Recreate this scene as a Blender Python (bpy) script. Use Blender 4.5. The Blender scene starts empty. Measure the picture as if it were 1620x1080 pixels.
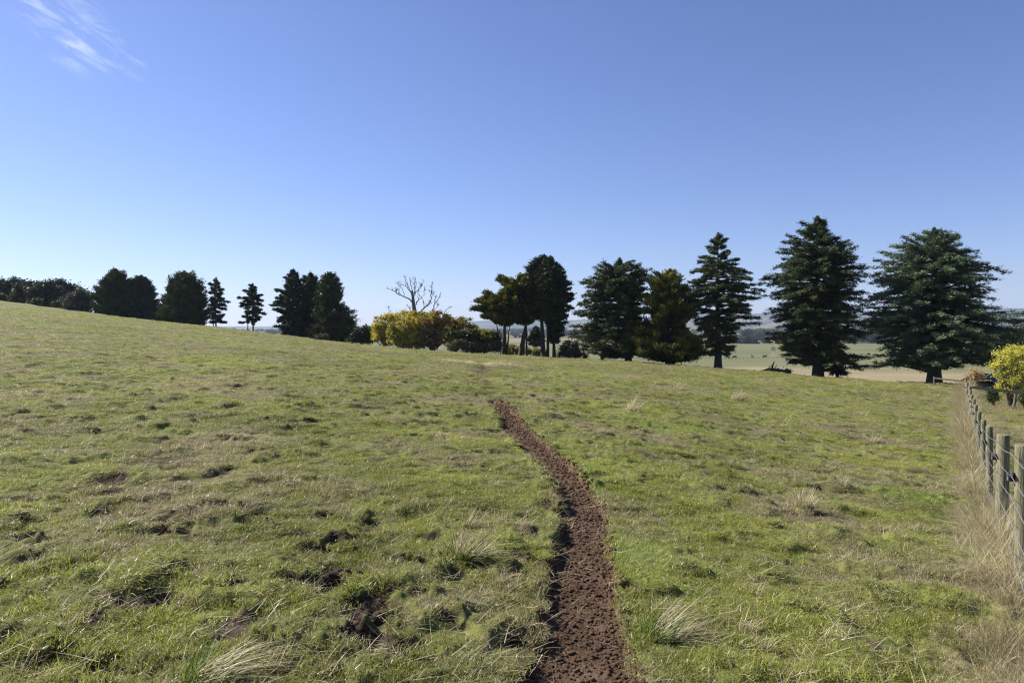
import bpy, math, random
import numpy as np
random.seed(7); rng = np.random.default_rng(7)
sc = bpy.context.scene
ZC = 1.70                      # eye height over the ground under the camera
FPX, CX, HY = 1080.0, 810.0, 518.0
# ------------------------------------------------------------------ camera
cd = bpy.data.cameras.new('camera'); cam = bpy.data.objects.new('camera', cd)
sc.collection.objects.link(cam); sc.camera = cam
cam.location = (0, 0, ZC); cam.rotation_euler = (math.pi/2, 0, 0)
cd.sensor_width = 36; cd.lens = 24.0; cd.shift_y = -22/1620
cd.clip_start = 0.05; cd.clip_end = 30000
# ------------------------------------------------------------------ sky and sun
SUN_AZ = math.radians(-66)     # from +Y, negative is to the left
SUN_EL = math.radians(40)
w = bpy.data.worlds.new("World"); sc.world = w; w.use_nodes = True
nt = w.node_tree; nt.nodes.clear()
N = nt.nodes.new; Lk = nt.links.new
out = N('ShaderNodeOutputWorld'); bg = N('ShaderNodeBackground'); bg.inputs['Strength'].default_value = 0.0615
sky = N('ShaderNodeTexSky'); sky.sky_type = 'NISHITA'; sky.sun_disc = False
sky.sun_elevation = SUN_EL; sky.sun_rotation = SUN_AZ
sky.altitude = 400; sky.air_density = 1.0; sky.dust_density = 0.3; sky.ozone_density = 4.5
# wisps of cirrus, fixed to a direction of the sky
tc = N('ShaderNodeTexCoord'); sep = N('ShaderNodeSeparateXYZ'); Lk(tc.outputs['Generated'], sep.inputs[0])
def wm(op, a, b=None, c=None):
    m = N('ShaderNodeMath'); m.operation = op
    for i, v in enumerate((a, b, c)):
        if v is None: continue
        if isinstance(v, (int, float)): m.inputs[i].default_value = v
        else: Lk(v, m.inputs[i])
    return m.outputs[0]
ysafe = wm('MAXIMUM', sep.outputs['Y'], 0.05)
gu = wm('DIVIDE', sep.outputs['X'], ysafe); gv = wm('DIVIDE', sep.outputs['Z'], ysafe)
du = wm('SUBTRACT', gu, (118-CX)/FPX); dv = wm('SUBTRACT', gv, (HY-52)/FPX)
ca, sa = math.cos(math.radians(-33)), math.sin(math.radians(-33))
al = wm('ADD', wm('MULTIPLY', du, ca), wm('MULTIPLY', dv, sa))
ac = wm('SUBTRACT', wm('MULTIPLY', dv, ca), wm('MULTIPLY', du, sa))
cmb = N('ShaderNodeCombineXYZ'); Lk(wm('MULTIPLY', al, 11.0), cmb.inputs[0]); Lk(wm('MULTIPLY', ac, 48.0), cmb.inputs[1])
nz = N('ShaderNodeTexNoise'); nz.inputs['Scale'].default_value = 1.0; nz.inputs['Detail'].default_value = 6; nz.inputs['Roughness'].default_value = .62
nz.inputs['Distortion'].default_value = .6
Lk(cmb.outputs[0], nz.inputs['Vector'])
e1 = wm('POWER', wm('DIVIDE', al, .125), 2.0); e2 = wm('POWER', wm('DIVIDE', ac, .055), 2.0)
mask = wm('MAXIMUM', wm('SUBTRACT', 1.0, wm('ADD', e1, e2)), 0.0)
mr = N('ShaderNodeMapRange'); mr.interpolation_type = 'SMOOTHSTEP'
mr.inputs['From Min'].default_value = .42; mr.inputs['From Max'].default_value = .78; mr.inputs['To Max'].default_value = .6
Lk(nz.outputs['Fac'], mr.inputs['Value'])
cf = wm('MULTIPLY', mr.outputs[0], wm('POWER', mask, 0.6))
mx = N('ShaderNodeMix'); mx.data_type = 'RGBA'; Lk(cf, mx.inputs['Factor'])
tint = N('ShaderNodeMix'); tint.data_type = 'RGBA'; tint.blend_type = 'MULTIPLY'; tint.inputs['Factor'].default_value = 1
Lk(sky.outputs[0], tint.inputs['A']); tint.inputs['B'].default_value = (0.93, 0.885, 1.11, 1)
Lk(tint.outputs['Result'], mx.inputs['A']); mx.inputs['B'].default_value = (8.2, 8.8, 9.8, 1)
Lk(mx.outputs['Result'], bg.inputs['Color']); Lk(bg.outputs[0], out.inputs['Surface'])
ld = bpy.data.lights.new('sun', 'SUN'); ld.energy = 4.9; ld.angle = math.radians(0.55); ld.color = (1.0, 0.95, 0.86)
sun = bpy.data.objects.new('sun', ld); sc.collection.objects.link(sun)
from mathutils import Vector
sdir = Vector((math.sin(SUN_AZ)*math.cos(SUN_EL), math.cos(SUN_AZ)*math.cos(SUN_EL), math.sin(SUN_EL)))
sun.rotation_euler = sdir.to_track_quat('Z', 'Y').to_euler(); sun.location = sdir*50
sc.view_settings.view_transform = 'Standard'; sc.view_settings.look = 'None'
sc.view_settings.exposure = 1.06; sc.view_settings.gamma = 1
sc.render.engine = 'CYCLES'
cy = sc.cycles
cy.max_bounces = 6; cy.diffuse_bounces = 3; cy.transmission_bounces = 4; cy.transparent_max_bounces = 8; cy.volume_bounces = 0
cy.use_denoising = True; cy.denoising_prefilter = 'NONE'; cy.filter_width = 1.2
COL = sc.collection

# ------------------------------------------------------------------ helpers
def smooth(t): t = np.clip(t, 0, 1); return t*t*(3-2*t)
def hash2(ix, iy, s):
    h = (ix.astype(np.int64)*374761393 + iy.astype(np.int64)*668265263 + s*1442695041) & 0xffffffff
    h = ((h ^ (h >> 13))*1274126177) & 0xffffffff
    return ((h ^ (h >> 16)) & 0xffffff)/16777215.0
def vnoise(x, y, s=0):
    ix = np.floor(x); iy = np.floor(y); fx = x-ix; fy = y-iy
    fx = fx*fx*(3-2*fx); fy = fy*fy*(3-2*fy)
    a = hash2(ix, iy, s); b = hash2(ix+1, iy, s); c = hash2(ix, iy+1, s); d = hash2(ix+1, iy+1, s)
    return (a*(1-fx)+b*fx)*(1-fy) + (c*(1-fx)+d*fx)*fy
def fbm(x, y, s=0, o=3):
    v = 0; a = .5; t = 0
    for k in range(o):
        v = v + a*vnoise(x*2**k, y*2**k, s+k*17); t += a; a *= .5
    return v/t
def make_mesh(name, V, F, mat=None, smooth_=False, attrs=None):
    """F: (n,k) index array, all faces of k corners, or a list of such arrays"""
    me = bpy.data.meshes.new(name)
    Fs = F if isinstance(F, list) else [F]
    V = np.asarray(V, dtype=np.float32)
    me.vertices.add(len(V)); me.vertices.foreach_set('co', V.ravel())
    tot = np.concatenate([np.full(len(f), f.shape[1]) for f in Fs]); idx = np.concatenate([f.ravel() for f in Fs]).astype(np.int32)
    start = np.concatenate([[0], np.cumsum(tot)[:-1]]).astype(np.int32)
    me.loops.add(len(idx)); me.loops.foreach_set('vertex_index', idx)
    me.polygons.add(len(tot)); me.polygons.foreach_set('loop_start', start)
    if smooth_: me.polygons.foreach_set('use_smooth', np.ones(len(tot), dtype=bool))
    me.update(calc_edges=True)
    for k, a in (attrs or {}).items():
        at = me.attributes.new(k, 'FLOAT', 'POINT'); at.data.foreach_set('value', np.asarray(a, dtype=np.float32))
    if mat: me.materials.append(mat)
    return me
def link(name, me, parent=None, loc=None):
    o = bpy.data.objects.new(name, me); COL.objects.link(o)
    if parent: o.parent = parent
    if loc is not None: o.location = loc
    return o
def tag(o, label=None, cat=None, group=None, kind=None):
    for k, v in (('label', label), ('category', cat), ('group', group), ('kind', kind)):
        if v: o[k] = v
    return o
def thing(name, label, cat, loc, rz=0, group=None):
    o = bpy.data.objects.new(name, None); COL.objects.link(o); o.location = loc; o.rotation_euler = (0, 0, rz); o.empty_display_size = .3
    return tag(o, label, cat, group)
class Geo:
    """collects tubes, boxes, lathes into one mesh"""
    def __init__(s): s.V = []; s.F = {}; s.n = 0
    def add(s, V, F):
        F = np.asarray(F)
        s.V.append(np.asarray(V, float)); s.F.setdefault(F.shape[1], []).append(F+s.n); s.n += len(V)
    def tube(s, P, R, k=6, cap=True):
        P = np.asarray(P, float); R = np.asarray(R, float); n = len(P)
        T = np.gradient(P, axis=0); T /= np.linalg.norm(T, axis=1)[:, None]+1e-9
        ref = np.array([0, 0, 1.0]) if abs(T[0, 2]) < .9 else np.array([1.0, 0, 0])
        A = np.cross(T, ref); A /= np.linalg.norm(A, axis=1)[:, None]+1e-9; B = np.cross(T, A)
        th = np.arange(k)*2*math.pi/k
        V = P[:, None]+R[:, None, None]*(A[:, None]*np.cos(th)[None, :, None]+B[:, None]*np.sin(th)[None, :, None])
        i = np.arange(n-1)[:, None]*k; j = np.arange(k)[None]; j2 = (j+1) % k
        F = np.stack([i+j, i+j2, i+k+j2, i+k+j], -1).reshape(-1, 4)
        s.add(V.reshape(-1, 3), F)
        if cap: 
            b = s.n-n*k
            for q in (0, n-1):
                s.F.setdefault(k, []).append(np.array([[b+q*k+t for t in range(k)]]) if k in (3, 4) or True else None)
    def box(s, c, h, R=None):
        q = np.array([[x, y, z] for x in (-1, 1) for y in (-1, 1) for z in (-1, 1)], float)*np.asarray(h)
        if R is not None: q = q@np.asarray(R).T
        s.add(q+np.asarray(c), [[0, 1, 3, 2], [4, 6, 7, 5], [0, 4, 5, 1], [2, 3, 7, 6], [0, 2, 6, 4], [1, 5, 7, 3]])
    def mesh(s, name, mat, sm=False): return make_mesh(name, np.concatenate(s.V), [np.concatenate(f) for f in s.F.values()], mat, sm)
def P3(x, y, d): return np.array([(x-CX)/FPX*d, d, (HY-y)/FPX*d+ZC])

# ------------------------------------------------------------------ materials
def mat(name):
    m = bpy.data.materials.new(name); m.use_nodes = True; t = m.node_tree; t.nodes.clear()
    o = t.nodes.new('ShaderNodeOutputMaterial')
    return m, t, o
def nd(t, typ, **kw):
    n = t.nodes.new(typ)
    for k, v in kw.items():
        if k in n.inputs: n.inputs[k].default_value = v
        else: setattr(n, k, v)
    return n
def noise(t, scale, detail=3, rough=.55, vec=None, dist=0):
    n = nd(t, 'ShaderNodeTexNoise', Scale=scale, Detail=detail, Roughness=rough, Distortion=dist)
    if vec is not None: t.links.new(vec, n.inputs['Vector'])
    return n.outputs['Fac']
def ramp(t, fac, stops):
    r = t.nodes.new('ShaderNodeValToRGB'); t.links.new(fac, r.inputs[0]); e = r.color_ramp.elements
    while len(e) < len(stops): e.new(.5)
    for k, (p, c) in enumerate(stops): e[k].position = p; e[k].color = (*c, 1) if len(c) == 3 else c
    return r.outputs[0]
def mrange(t, v, a, b, c=0, d=1):
    m = nd(t, 'ShaderNodeMapRange'); t.links.new(v, m.inputs[0])
    for k, x in zip((1, 2, 3, 4), (a, b, c, d)): m.inputs[k].default_value = x
    return m.outputs[0]
def mixc(t, f, a, b, mode='MIX'):
    m = nd(t, 'ShaderNodeMix', data_type='RGBA', blend_type=mode)
    for s, v in (('Factor', f), ('A', a), ('B', b)):
        i = [q for q in m.inputs if q.name == s and q.type == ('VALUE' if s == 'Factor' else 'RGBA')][0]
        if isinstance(v, (int, float)): i.default_value = v
        elif isinstance(v, tuple): i.default_value = (*v, 1)
        else: t.links.new(v, i)
    return [q for q in m.outputs if q.type == 'RGBA'][0]
def math_(t, op, a, b=0.0):
    m = nd(t, 'ShaderNodeMath', operation=op)
    for i, v in ((0, a), (1, b)):
        if isinstance(v, (int, float)): m.inputs[i].default_value = v
        else: t.links.new(v, m.inputs[i])
    return m.outputs[0]
def attr(t, n): a = t.nodes.new('ShaderNodeAttribute'); a.attribute_name = n; return a.outputs['Fac']
def pos(t): return t.nodes.new('ShaderNodeNewGeometry').outputs['Position']
def leafy(name, stops, scale=.35, trans=.25, rough=.6, tip=None, tipc=None, spec=.25, jitter=.5):
    """foliage: colour runs with a soft noise through the crown plus a random value per leaf"""
    m, t, o = mat(name)
    f = noise(t, scale, 2, .5, pos(t)); r = attr(t, 'rnd')
    v = math_(t, 'ADD', math_(t, 'MULTIPLY', mrange(t, f, .3, .7), 1-jitter), math_(t, 'MULTIPLY', r, jitter))
    c = ramp(t, v, stops)
    if tip: 
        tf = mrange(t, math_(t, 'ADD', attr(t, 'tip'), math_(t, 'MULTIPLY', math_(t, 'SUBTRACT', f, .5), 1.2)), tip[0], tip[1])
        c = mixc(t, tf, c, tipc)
    b = nd(t, 'ShaderNodeBsdfPrincipled', Roughness=rough); b.inputs['Specular IOR Level'].default_value = spec; t.links.new(c, b.inputs['Base Color'])
    tr = nd(t, 'ShaderNodeBsdfTranslucent'); t.links.new(mixc(t, .6, c, (1.0, .95, .35), 'MULTIPLY'), tr.inputs[0])
    mx = nd(t, 'ShaderNodeMixShader', Fac=trans); t.links.new(b.outputs[0], mx.inputs[1]); t.links.new(tr.outputs[0], mx.inputs[2])
    t.links.new(mx.outputs[0], o.inputs[0]); return m
def plain(name, stops, scale=4, rough=.8, bump=0, bscale=20, stretch=(1, 1, 1), metallic=0, coord='Object'):
    m, t, o = mat(name)
    mp = nd(t, 'ShaderNodeMapping'); mp.inputs['Scale'].default_value = stretch
    t.links.new(nd(t, 'ShaderNodeTexCoord').outputs[coord], mp.inputs[0])
    c = ramp(t, noise(t, scale, 4, .6, mp.outputs[0]), stops)
    b = nd(t, 'ShaderNodeBsdfPrincipled', Roughness=rough, Metallic=metallic); t.links.new(c, b.inputs['Base Color'])
    if bump:
        bp = nd(t, 'ShaderNodeBump', Strength=bump, Distance=.02); t.links.new(noise(t, bscale, 4, .6, mp.outputs[0]), bp.inputs['Height']); t.links.new(bp.outputs[0], b.inputs['Normal'])
    t.links.new(b.outputs[0], o.inputs[0]); return m
def patch_colour(t):
    """pasture colour as a function of the place: shared by the turf under the blades and by the blades"""
    p = pos(t)
    big = noise(t, .16, 3, .55, p); med = noise(t, .9, 3, .6, p)
    g = ramp(t, math_(t, 'ADD', math_(t, 'MULTIPLY', big, .55), math_(t, 'MULTIPLY', med, .45)),
             [(.34, (.077, .078, .021)), (.46, (.106, .118, .026)), (.54, (.135, .150, .033)), (.66, (.178, .180, .048))])
    for bx0, by0, ax0, ay0 in LUSH:
        vm = nd(t, 'ShaderNodeVectorMath', operation='SUBTRACT'); t.links.new(p, vm.inputs[0]); vm.inputs[1].default_value = (bx0, by0, 0)
        v2 = nd(t, 'ShaderNodeVectorMath', operation='MULTIPLY'); t.links.new(vm.outputs[0], v2.inputs[0]); v2.inputs[1].default_value = (1/ax0, 1/ay0, 0)
        v3 = nd(t, 'ShaderNodeVectorMath', operation='LENGTH'); t.links.new(v2.outputs[0], v3.inputs[0])
        g = mixc(t, mrange(t, math_(t, 'ADD', v3.outputs['Value'], math_(t, 'MULTIPLY', noise(t, 1.2, 3, .6, p), 1.2)), .9, 1.8, .7, 0), g, (.118, .156, .027))
    return g, p
M = {}
LUSH = [(5.6, 9.6, 1.3, .7), (7.6, 11.3, 1.5, .6), (.75, 8.3, .45, 2.2), (3.2, 14.5, 1.4, .8), (.9, 5.2, .5, .9)]
# turf under the blades, pasture and far paddocks
m, t, o = mat('turf'); M['turf'] = m
g, p = patch_colour(t)
sepn = nd(t, 'ShaderNodeSeparateXYZ'); t.links.new(p, sepn.inputs[0])
dry = mrange(t, noise(t, .42, 4, .65, p), .505, .66)
c = mixc(t, math_(t, 'MULTIPLY', dry, .75), g, (.185, .150, .080))
fine = noise(t, 9, 5, .7, p)
c = mixc(t, mrange(t, fine, .50, .66, 0, .85), c, (.045, .032, .018))
c = mixc(t, mrange(t, noise(t, 28, 3, .6, p), .60, .72, 0, .55), c, (.26, .24, .14))
c = mixc(t, attr(t, 'bare'), c, ramp(t, noise(t, 14, 4, .7, p), [(.3, (.022, .014, .010)), (.7, (.070, .045, .030))]))
c = mixc(t, attr(t, 'straw'), c, ramp(t, noise(t, 6, 4, .7, p), [(.3, (.20, .15, .085)), (.7, (.36, .29, .18))]))
# far paddocks: stripes and blocks of field colour
vor = nd(t, 'ShaderNodeTexVoronoi', Scale=1.0, feature='F1', distance='CHEBYCHEV'); mp = nd(t, 'ShaderNodeMapping'); mp.inputs['Scale'].default_value = (.0024, .0075, 0); mp.inputs['Rotation'].default_value = (0, 0, .12)
t.links.new(p, mp.inputs[0]); t.links.new(mp.outputs[0], vor.inputs[0])
sx = nd(t, 'ShaderNodeSeparateXYZ'); t.links.new(vor.outputs['Color'], sx.inputs[0])
far = ramp(t, sx.outputs[0], [(.0, (.085, .10, .035)), (.30, (.15, .13, .065)), (.52, (.20, .155, .095)), (.72, (.105, .115, .045)), (.88, (.17, .14, .08))])
far.node.color_ramp.interpolation = 'CONSTANT'
near_f = ramp(t, noise(t, .012, 4, .6, p), [(.35, (.110, .118, .048)), (.65, (.150, .148, .070))])
lowd = mrange(t, sepn.outputs['Y'], 85, 165)
drybelt = ramp(t, noise(t, .05, 4, .6, p), [(.3, (.21, .17, .095)), (.7, (.27, .22, .13))])
pad = mixc(t, mrange(t, sepn.outputs['Y'], 640, 700), near_f, far)
pad = mixc(t, mrange(t, math_(t, 'ADD', sepn.outputs['Y'], math_(t, 'MULTIPLY', noise(t, .02, 3, .5, p), 120)), 285, 320), drybelt, pad)
c = mixc(t, attr(t, 'beyond'), c, pad)
b = nd(t, 'ShaderNodeBsdfPrincipled', Roughness=.9); b.inputs['Specular IOR Level'].default_value = .15
t.links.new(c, b.inputs['Base Color'])
bp = nd(t, 'ShaderNodeBump', Strength=.9, Distance=.05); t.links.new(noise(t, 7, 6, .75, p), bp.inputs['Height']); t.links.new(bp.outputs[0], b.inputs['Normal'])
t.links.new(b.outputs[0], o.inputs[0])
# bare soil of the path
m, t, o = mat('soil'); M['soil'] = m
p = pos(t)
c = ramp(t, noise(t, 3.2, 5, .7, p), [(.3, (.080, .049, .031)), (.55, (.122, .077, .049)), (.75, (.175, .118, .080))])
c = mixc(t, mrange(t, noise(t, 45, 3, .6, p), .58, .72, 0, .5), c, (.17, .115, .085))
b = nd(t, 'ShaderNodeBsdfPrincipled', Roughness=.95); b.inputs['Specular IOR Level'].default_value = .1; t.links.new(c, b.inputs['Base Color'])
bp = nd(t, 'ShaderNodeBump', Strength=1.0, Distance=.03); t.links.new(noise(t, 24, 6, .75, p), bp.inputs['Height']); t.links.new(bp.outputs[0], b.inputs['Normal'])
t.links.new(b.outputs[0], o.inputs[0])
# green blades
def blade_mat(name, mixdry):
    m, t, o = mat(name)
    g, p = patch_colour(t); r = attr(t, 'rnd')
    g = mixc(t, 1.0, g, ramp(t, r, [(.0, (1.4, 1.45, 1.1)), (.5, (2.35, 2.3, 1.5)), (1, (3.1, 2.8, 1.8))]), 'MULTIPLY')
    dryf = mrange(t, math_(t, 'ADD', noise(t, .42, 4, .65, p), math_(t, 'MULTIPLY', r, .16)), .580, .668)
    g = mixc(t, dryf, g, ramp(t, r, [(0, (.20, .155, .085)), (1, (.42, .35, .22))]))
    c = mixc(t, mrange(t, r, 1-mixdry, 1-mixdry+.01), g, (.50, .44, .30)) if mixdry else g
    b = nd(t, 'ShaderNodeBsdfPrincipled', Roughness=.42); b.inputs['Specular IOR Level'].default_value = .5; t.links.new(c, b.inputs['Base Color'])
    tr = nd(t, 'ShaderNodeBsdfTranslucent'); t.links.new(c, tr.inputs[0])
    mx = nd(t, 'ShaderNodeMixShader', Fac=.45); t.links.new(b.outputs[0], mx.inputs[1]); t.links.new(tr.outputs[0], mx.inputs[2])
    t.links.new(mx.outputs[0], o.inputs[0]); return m
M['blade'] = blade_mat('grass_blade', .07)
M['straw'] = leafy('straw', [(0, (.19, .15, .08)), (.5, (.42, .36, .22)), (1, (.70, .63, .45))], .8, .3, .5, jitter=.7)
M['lush'] = leafy('lush', [(0, (.06, .10, .02)), (.6, (.12, .19, .035)), (1, (.24, .27, .07))], .8, .35, .45, jitter=.8)
M['bark'] = plain('bark', [(.3, (.030, .023, .018)), (.7, (.085, .066, .050))], 3, .95, .8, 12, (3, 3, .6))
M['deadwood'] = plain('deadwood', [(.3, (.085, .08, .072)), (.7, (.17, .16, .145))], 3, .9, .5, 12, (3, 3, .6))
M['twig'] = plain('twig', [(.3, (.06, .045, .04)), (.7, (.14, .11, .10))], 3, .9)
M['cedar'] = leafy('cedar_needles', [(0, (0.024, 0.038, 0.019)), (.5, (0.058, 0.082, 0.034)), (1, (0.126, 0.150, 0.060))], .5, .12)
M['cedar_blue'] = leafy('blue_cedar_needles', [(0, (0.037, 0.060, 0.035)), (.5, (0.090, 0.130, 0.069)), (1, (0.188, 0.237, 0.131))], .4, .12)
M['pine'] = leafy('pine_needles', [(0, (0.018, 0.028, 0.015)), (.5, (0.044, 0.060, 0.028)), (1, (0.092, 0.108, 0.046))], .5, .10)
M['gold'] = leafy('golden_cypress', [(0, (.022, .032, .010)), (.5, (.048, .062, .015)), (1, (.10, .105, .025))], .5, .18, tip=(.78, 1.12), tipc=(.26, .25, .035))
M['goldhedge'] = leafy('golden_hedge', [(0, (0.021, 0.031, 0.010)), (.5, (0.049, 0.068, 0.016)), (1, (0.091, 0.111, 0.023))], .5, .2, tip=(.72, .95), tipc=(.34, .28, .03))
M['cypress'] = leafy('cypress_leaf', [(0, (0.024, 0.037, 0.014)), (.5, (0.057, 0.075, 0.024)), (1, (0.121, 0.134, 0.046))], .5, .15)
M['gum'] = leafy('dark_leaf', [(0, (0.023, 0.030, 0.017)), (.5, (0.046, 0.057, 0.029)), (1, (0.092, 0.101, 0.048))], .4, .15)
M['greyleaf'] = leafy('grey_leaf', [(0, (.050, .055, .045)), (.5, (.095, .105, .080)), (1, (.16, .165, .13))], .6, .2)
M['autumn'] = leafy('autumn_leaf', [(0, (.16, .16, .035)), (.35, (.37, .34, .07)), (.75, (.54, .45, .09)), (1, (.56, .36, .10))], .45, .45)
M['autumn_green'] = leafy('autumn_green_leaf', [(0, (.09, .09, .025)), (.5, (.24, .19, .045)), (1, (.42, .27, .06))], .5, .4)
M['olive'] = leafy('olive_leaf', [(0, (.045, .045, .02)), (.5, (.09, .09, .04)), (1, (.16, .145, .07))], .6, .25)
M['yellow'] = leafy('yellow_leaf', [(0, (.36, .36, .06)), (.5, (.58, .56, .11)), (1, (.76, .72, .22))], 1.2, .4)
M['orange'] = leafy('orange_leaf', [(0, (.34, .19, .08)), (.5, (.52, .36, .18)), (1, (.62, .50, .32))], 1.2, .35)

# ------------------------------------------------------------------ lie of the land
def cp(x, d, z): return ((x-CX)/FPX*d, d, z)
ctrl = [cp(810, 0.01, -1.68), cp(810, 4, -1.70), cp(810, 7, -1.72), cp(810, 10, -1.76), cp(810, 17, -1.84), cp(810, 30, -2.05), cp(810, 45, -2.32), cp(810, 66, -2.70),
 cp(400, 5, -1.55), cp(400, 10, -1.50), cp(400, 20, -1.30), cp(400, 40, -.98), cp(400, 62, -.70), cp(400, 85, -.47),
 cp(0, 5, -1.48), cp(0, 10, -1.28), cp(0, 20, -.92), cp(0, 40, .28), cp(0, 60, 1.55), cp(0, 95, 3.80),
 cp(200, 92, 1.38), cp(100, 94, 2.58), cp(300, 90, .42), cp(500, 78, -1.37), cp(600, 72, -2.03), cp(700, 68, -2.42),
 cp(900, 64, -2.92), cp(1000, 60, -3.02), cp(1100, 57, -3.27), cp(1200, 55, -3.52), cp(1300, 53, -3.83), cp(1400, 51, -4.02), cp(1500, 50, -4.12),
 cp(1100, 5, -1.80), cp(1100, 10, -2.0), cp(1100, 20, -2.32), cp(1100, 35, -2.75), cp(1350, 5, -1.92), cp(1350, 10, -2.3), cp(1350, 20, -2.85), cp(1350, 35, -3.4),
 (0, -15, -1.6), (-15, 0, -1.15), (-40, 5, .5), (-80, 20, 2.6), (-110, 75, 5.0), (20, -5, -3.3), (50, 0, -5), (12, 5, -2.95), (60, 30, -5.6),
 (25, 30, -4.35), (33, 40, -4.75), (40, 48, -5.1), (55, 60, -5.8), (45, 70, -5.9)]
posts = [(1617, 703, 5.4), (1587, 687, 7.8), (1565, 674, 11.2), (1556, 663.5, 14.1), (1549, 650.5, 17.1), (1544, 640, 20.2), (1541, 631, 23.2),
         (1537.6, 624, 26.5), (1535.5, 617, 30), (1534, 611, 32.5), (1530, 605, 38), (1528, 600, 44)]
posth = [1.15]*10+[1.1, .95]
for (x, y, d), h in zip(posts, posth): ctrl.append(cp(x, d, -(y-HY)/FPX*d-h))
C = np.array(ctrl)
def phi(r2): return .5*r2*np.log(r2+1e-6)
D2 = ((C[:, None, :2]-C[None, :, :2])**2).sum(-1); n = len(C)
A = np.zeros((n+3, n+3)); A[:n, :n] = phi(D2)+np.eye(n)*2.0; A[:n, n] = 1; A[:n, n+1:] = C[:, :2]; A[n, :n] = 1; A[n+1:, :n] = C[:, :2].T
W = np.linalg.solve(A, np.concatenate([C[:, 2], np.zeros(3)]))
def rbf(X, Y):
    X = np.asarray(X, float); sh = X.shape; X = X.ravel(); Y = np.asarray(Y, float).ravel(); R = np.empty_like(X)
    for s in range(0, len(X), 60000):
        x = X[s:s+60000]; y = Y[s:s+60000]
        r2 = (x[:, None]-C[None, :, 0])**2+(y[:, None]-C[None, :, 1])**2
        R[s:s+60000] = phi(r2)@W[:n]+W[n]+W[n+1]*x+W[n+2]*y
    return R.reshape(sh)
RX = np.array([-400, 0, 200, 300, 400, 500, 600, 700, 810, 900, 1000, 1100, 1200, 1300, 1400, 1500, 1530, 1640, 2200])
RD = np.array([95, 95, 92, 90, 85, 78, 72, 68, 66, 64, 60, 57, 55, 53, 51, 50, 52, 72, 70.])
RAZ = np.arctan((RX-CX)/FPX); RR = RD/np.cos(RAZ)
PLAIN = -15.5
def base_h(X, Y):
    """large shape of the land, z in world metres"""
    X = np.asarray(X, float); Y = np.asarray(Y, float)
    r = np.hypot(X, Y)+1e-9; az = np.arctan2(X, Y); R = np.interp(az, RAZ, RR)
    k = np.minimum(1, R/r); F = rbf(X*k, Y*k)
    e = np.maximum(r-R, 0); es = e*e/(e+2.0)
    z = F+(PLAIN-F)*(1-np.exp(-es/62.0))
    z = z+smooth((r-300)/600)*(fbm(X/420, Y/420, 5, 3)-.5)*7*np.clip(r/900, 0, 1)
    return z+ZC
def gz(x, y): return float(base_h(np.array([x]), np.array([y]))[0])
def hit(x, y, near=2.0):
    """photo pixel -> point of the near field"""
    d = np.geomspace(near, 70, 700); X = (x-CX)/FPX*d; z = (HY-y)/FPX*d+ZC
    g_ = base_h(X, d); k = int(np.argmax(z <= g_)) if (z <= g_).any() else len(d)-1
    return X[k], d[k]
# the bare path: left and right edge traced, then laid on the ground
Lft = [(628, 767), (657, 785), (683, 797), (713, 827), (747, 860), (773, 878), (800, 886), (824, 887), (860, 881), (897, 872), (930, 855), (980, 859), (1022, 843), (1060, 826), (1110, 812)]
Rgt = [(628, 797), (637, 804), (663, 824), (690, 854), (723, 893), (743, 915), (765, 930), (787, 946), (823, 963), (857, 969), (880, 969), (902, 976), (935, 975), (972, 983), (1016, 990), (1060, 1010), (1110, 1022)]
ys = np.linspace(628, 1110, 60)
pl = np.interp(ys, *zip(*Lft)); pr = np.interp(ys, *zip(*Rgt))
pc = []
for y, a, b_ in zip(ys, pl, pr):
    p1 = hit(a, y); p2 = hit(b_, y); pc.append((p1[0], p2[0], (p1[1]+p2[1])/2))
pc = np.array(pc); pc = pc[np.argsort(pc[:, 2])]
first = pc[0]; pc = np.vstack([[first[0]-.02, first[1]+.0, -3.0], [first[0]-.02, first[1]+.0, first[2]-.8], pc])
YEND = pc[-1, 2]
def path_sd(X, Y):
    """signed distance inside the path: > 0 on bare soil"""
    l = np.interp(Y, pc[:, 2], pc[:, 0]); r_ = np.interp(Y, pc[:, 2], pc[:, 1])
    nz_ = (fbm(X*5, Y*5, 31, 3)-.5)*.11+(vnoise(X*22, Y*22, 9)-.5)*.04
    s = np.minimum(X-l, r_-X)+nz_
    s = np.minimum(s, (YEND-Y)*.5+nz_*3); s = np.minimum(s, Y+2.6)
    return s
# trodden hollows in the turf
pug = [(500, 868, .17, .06), (540, 858, .13, .05), (660, 888, .15, .09), (512, 930, .24, .05), (545, 925, .14, .06), (580, 962, .22, .05), (588, 1014, .13, .08),
       (655, 1042, .12, .07), (455, 1056, .10, .05), (470, 845, .15, .03), (590, 822, .12, .03), (170, 952, .11, .05), (150, 1056, .13, .06), (85, 1052, .12, .06), (228, 956, .2, .03),
       (40, 845, .14, .04), (375, 1003, .18, .03), (175, 756, .2, .04), (370, 690, .35, .03), (180, 770, .14, .03), (85, 545, .3, .03), (40, 655, .16, .04), (36, 785, .15, .03), (310, 900, .14, .04),
       (480, 690, .1, .03), (245, 838, .12, .03), (340, 935, .12, .04), (690, 965, .1, .04), (820, 1010, .13, .07), (835, 975, .12, .07), (735, 745, .2, .04), (850, 740, .1, .03), (25, 1010, .14, .05),
       (1370, 1028, .14, .04), (1160, 920, .13, .03), (1290, 812, .12, .05), (1060, 790, .15, .04), (1130, 775, .16, .03), (1215, 890, .1, .03), (600, 980, .1, .04), (545, 905, .2, .03), (625, 1040, .15, .04), (430, 945, .1, .04), (500, 1000, .12, .04)]
PUG = np.array([(*hit(a, b_), r_*.95, dp) for a, b_, r_, dp in pug])
rp = np.exp(rng.uniform(math.log(3.5), math.log(85), 900)); rt = rng.uniform(-.75, .75, 900)
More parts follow.
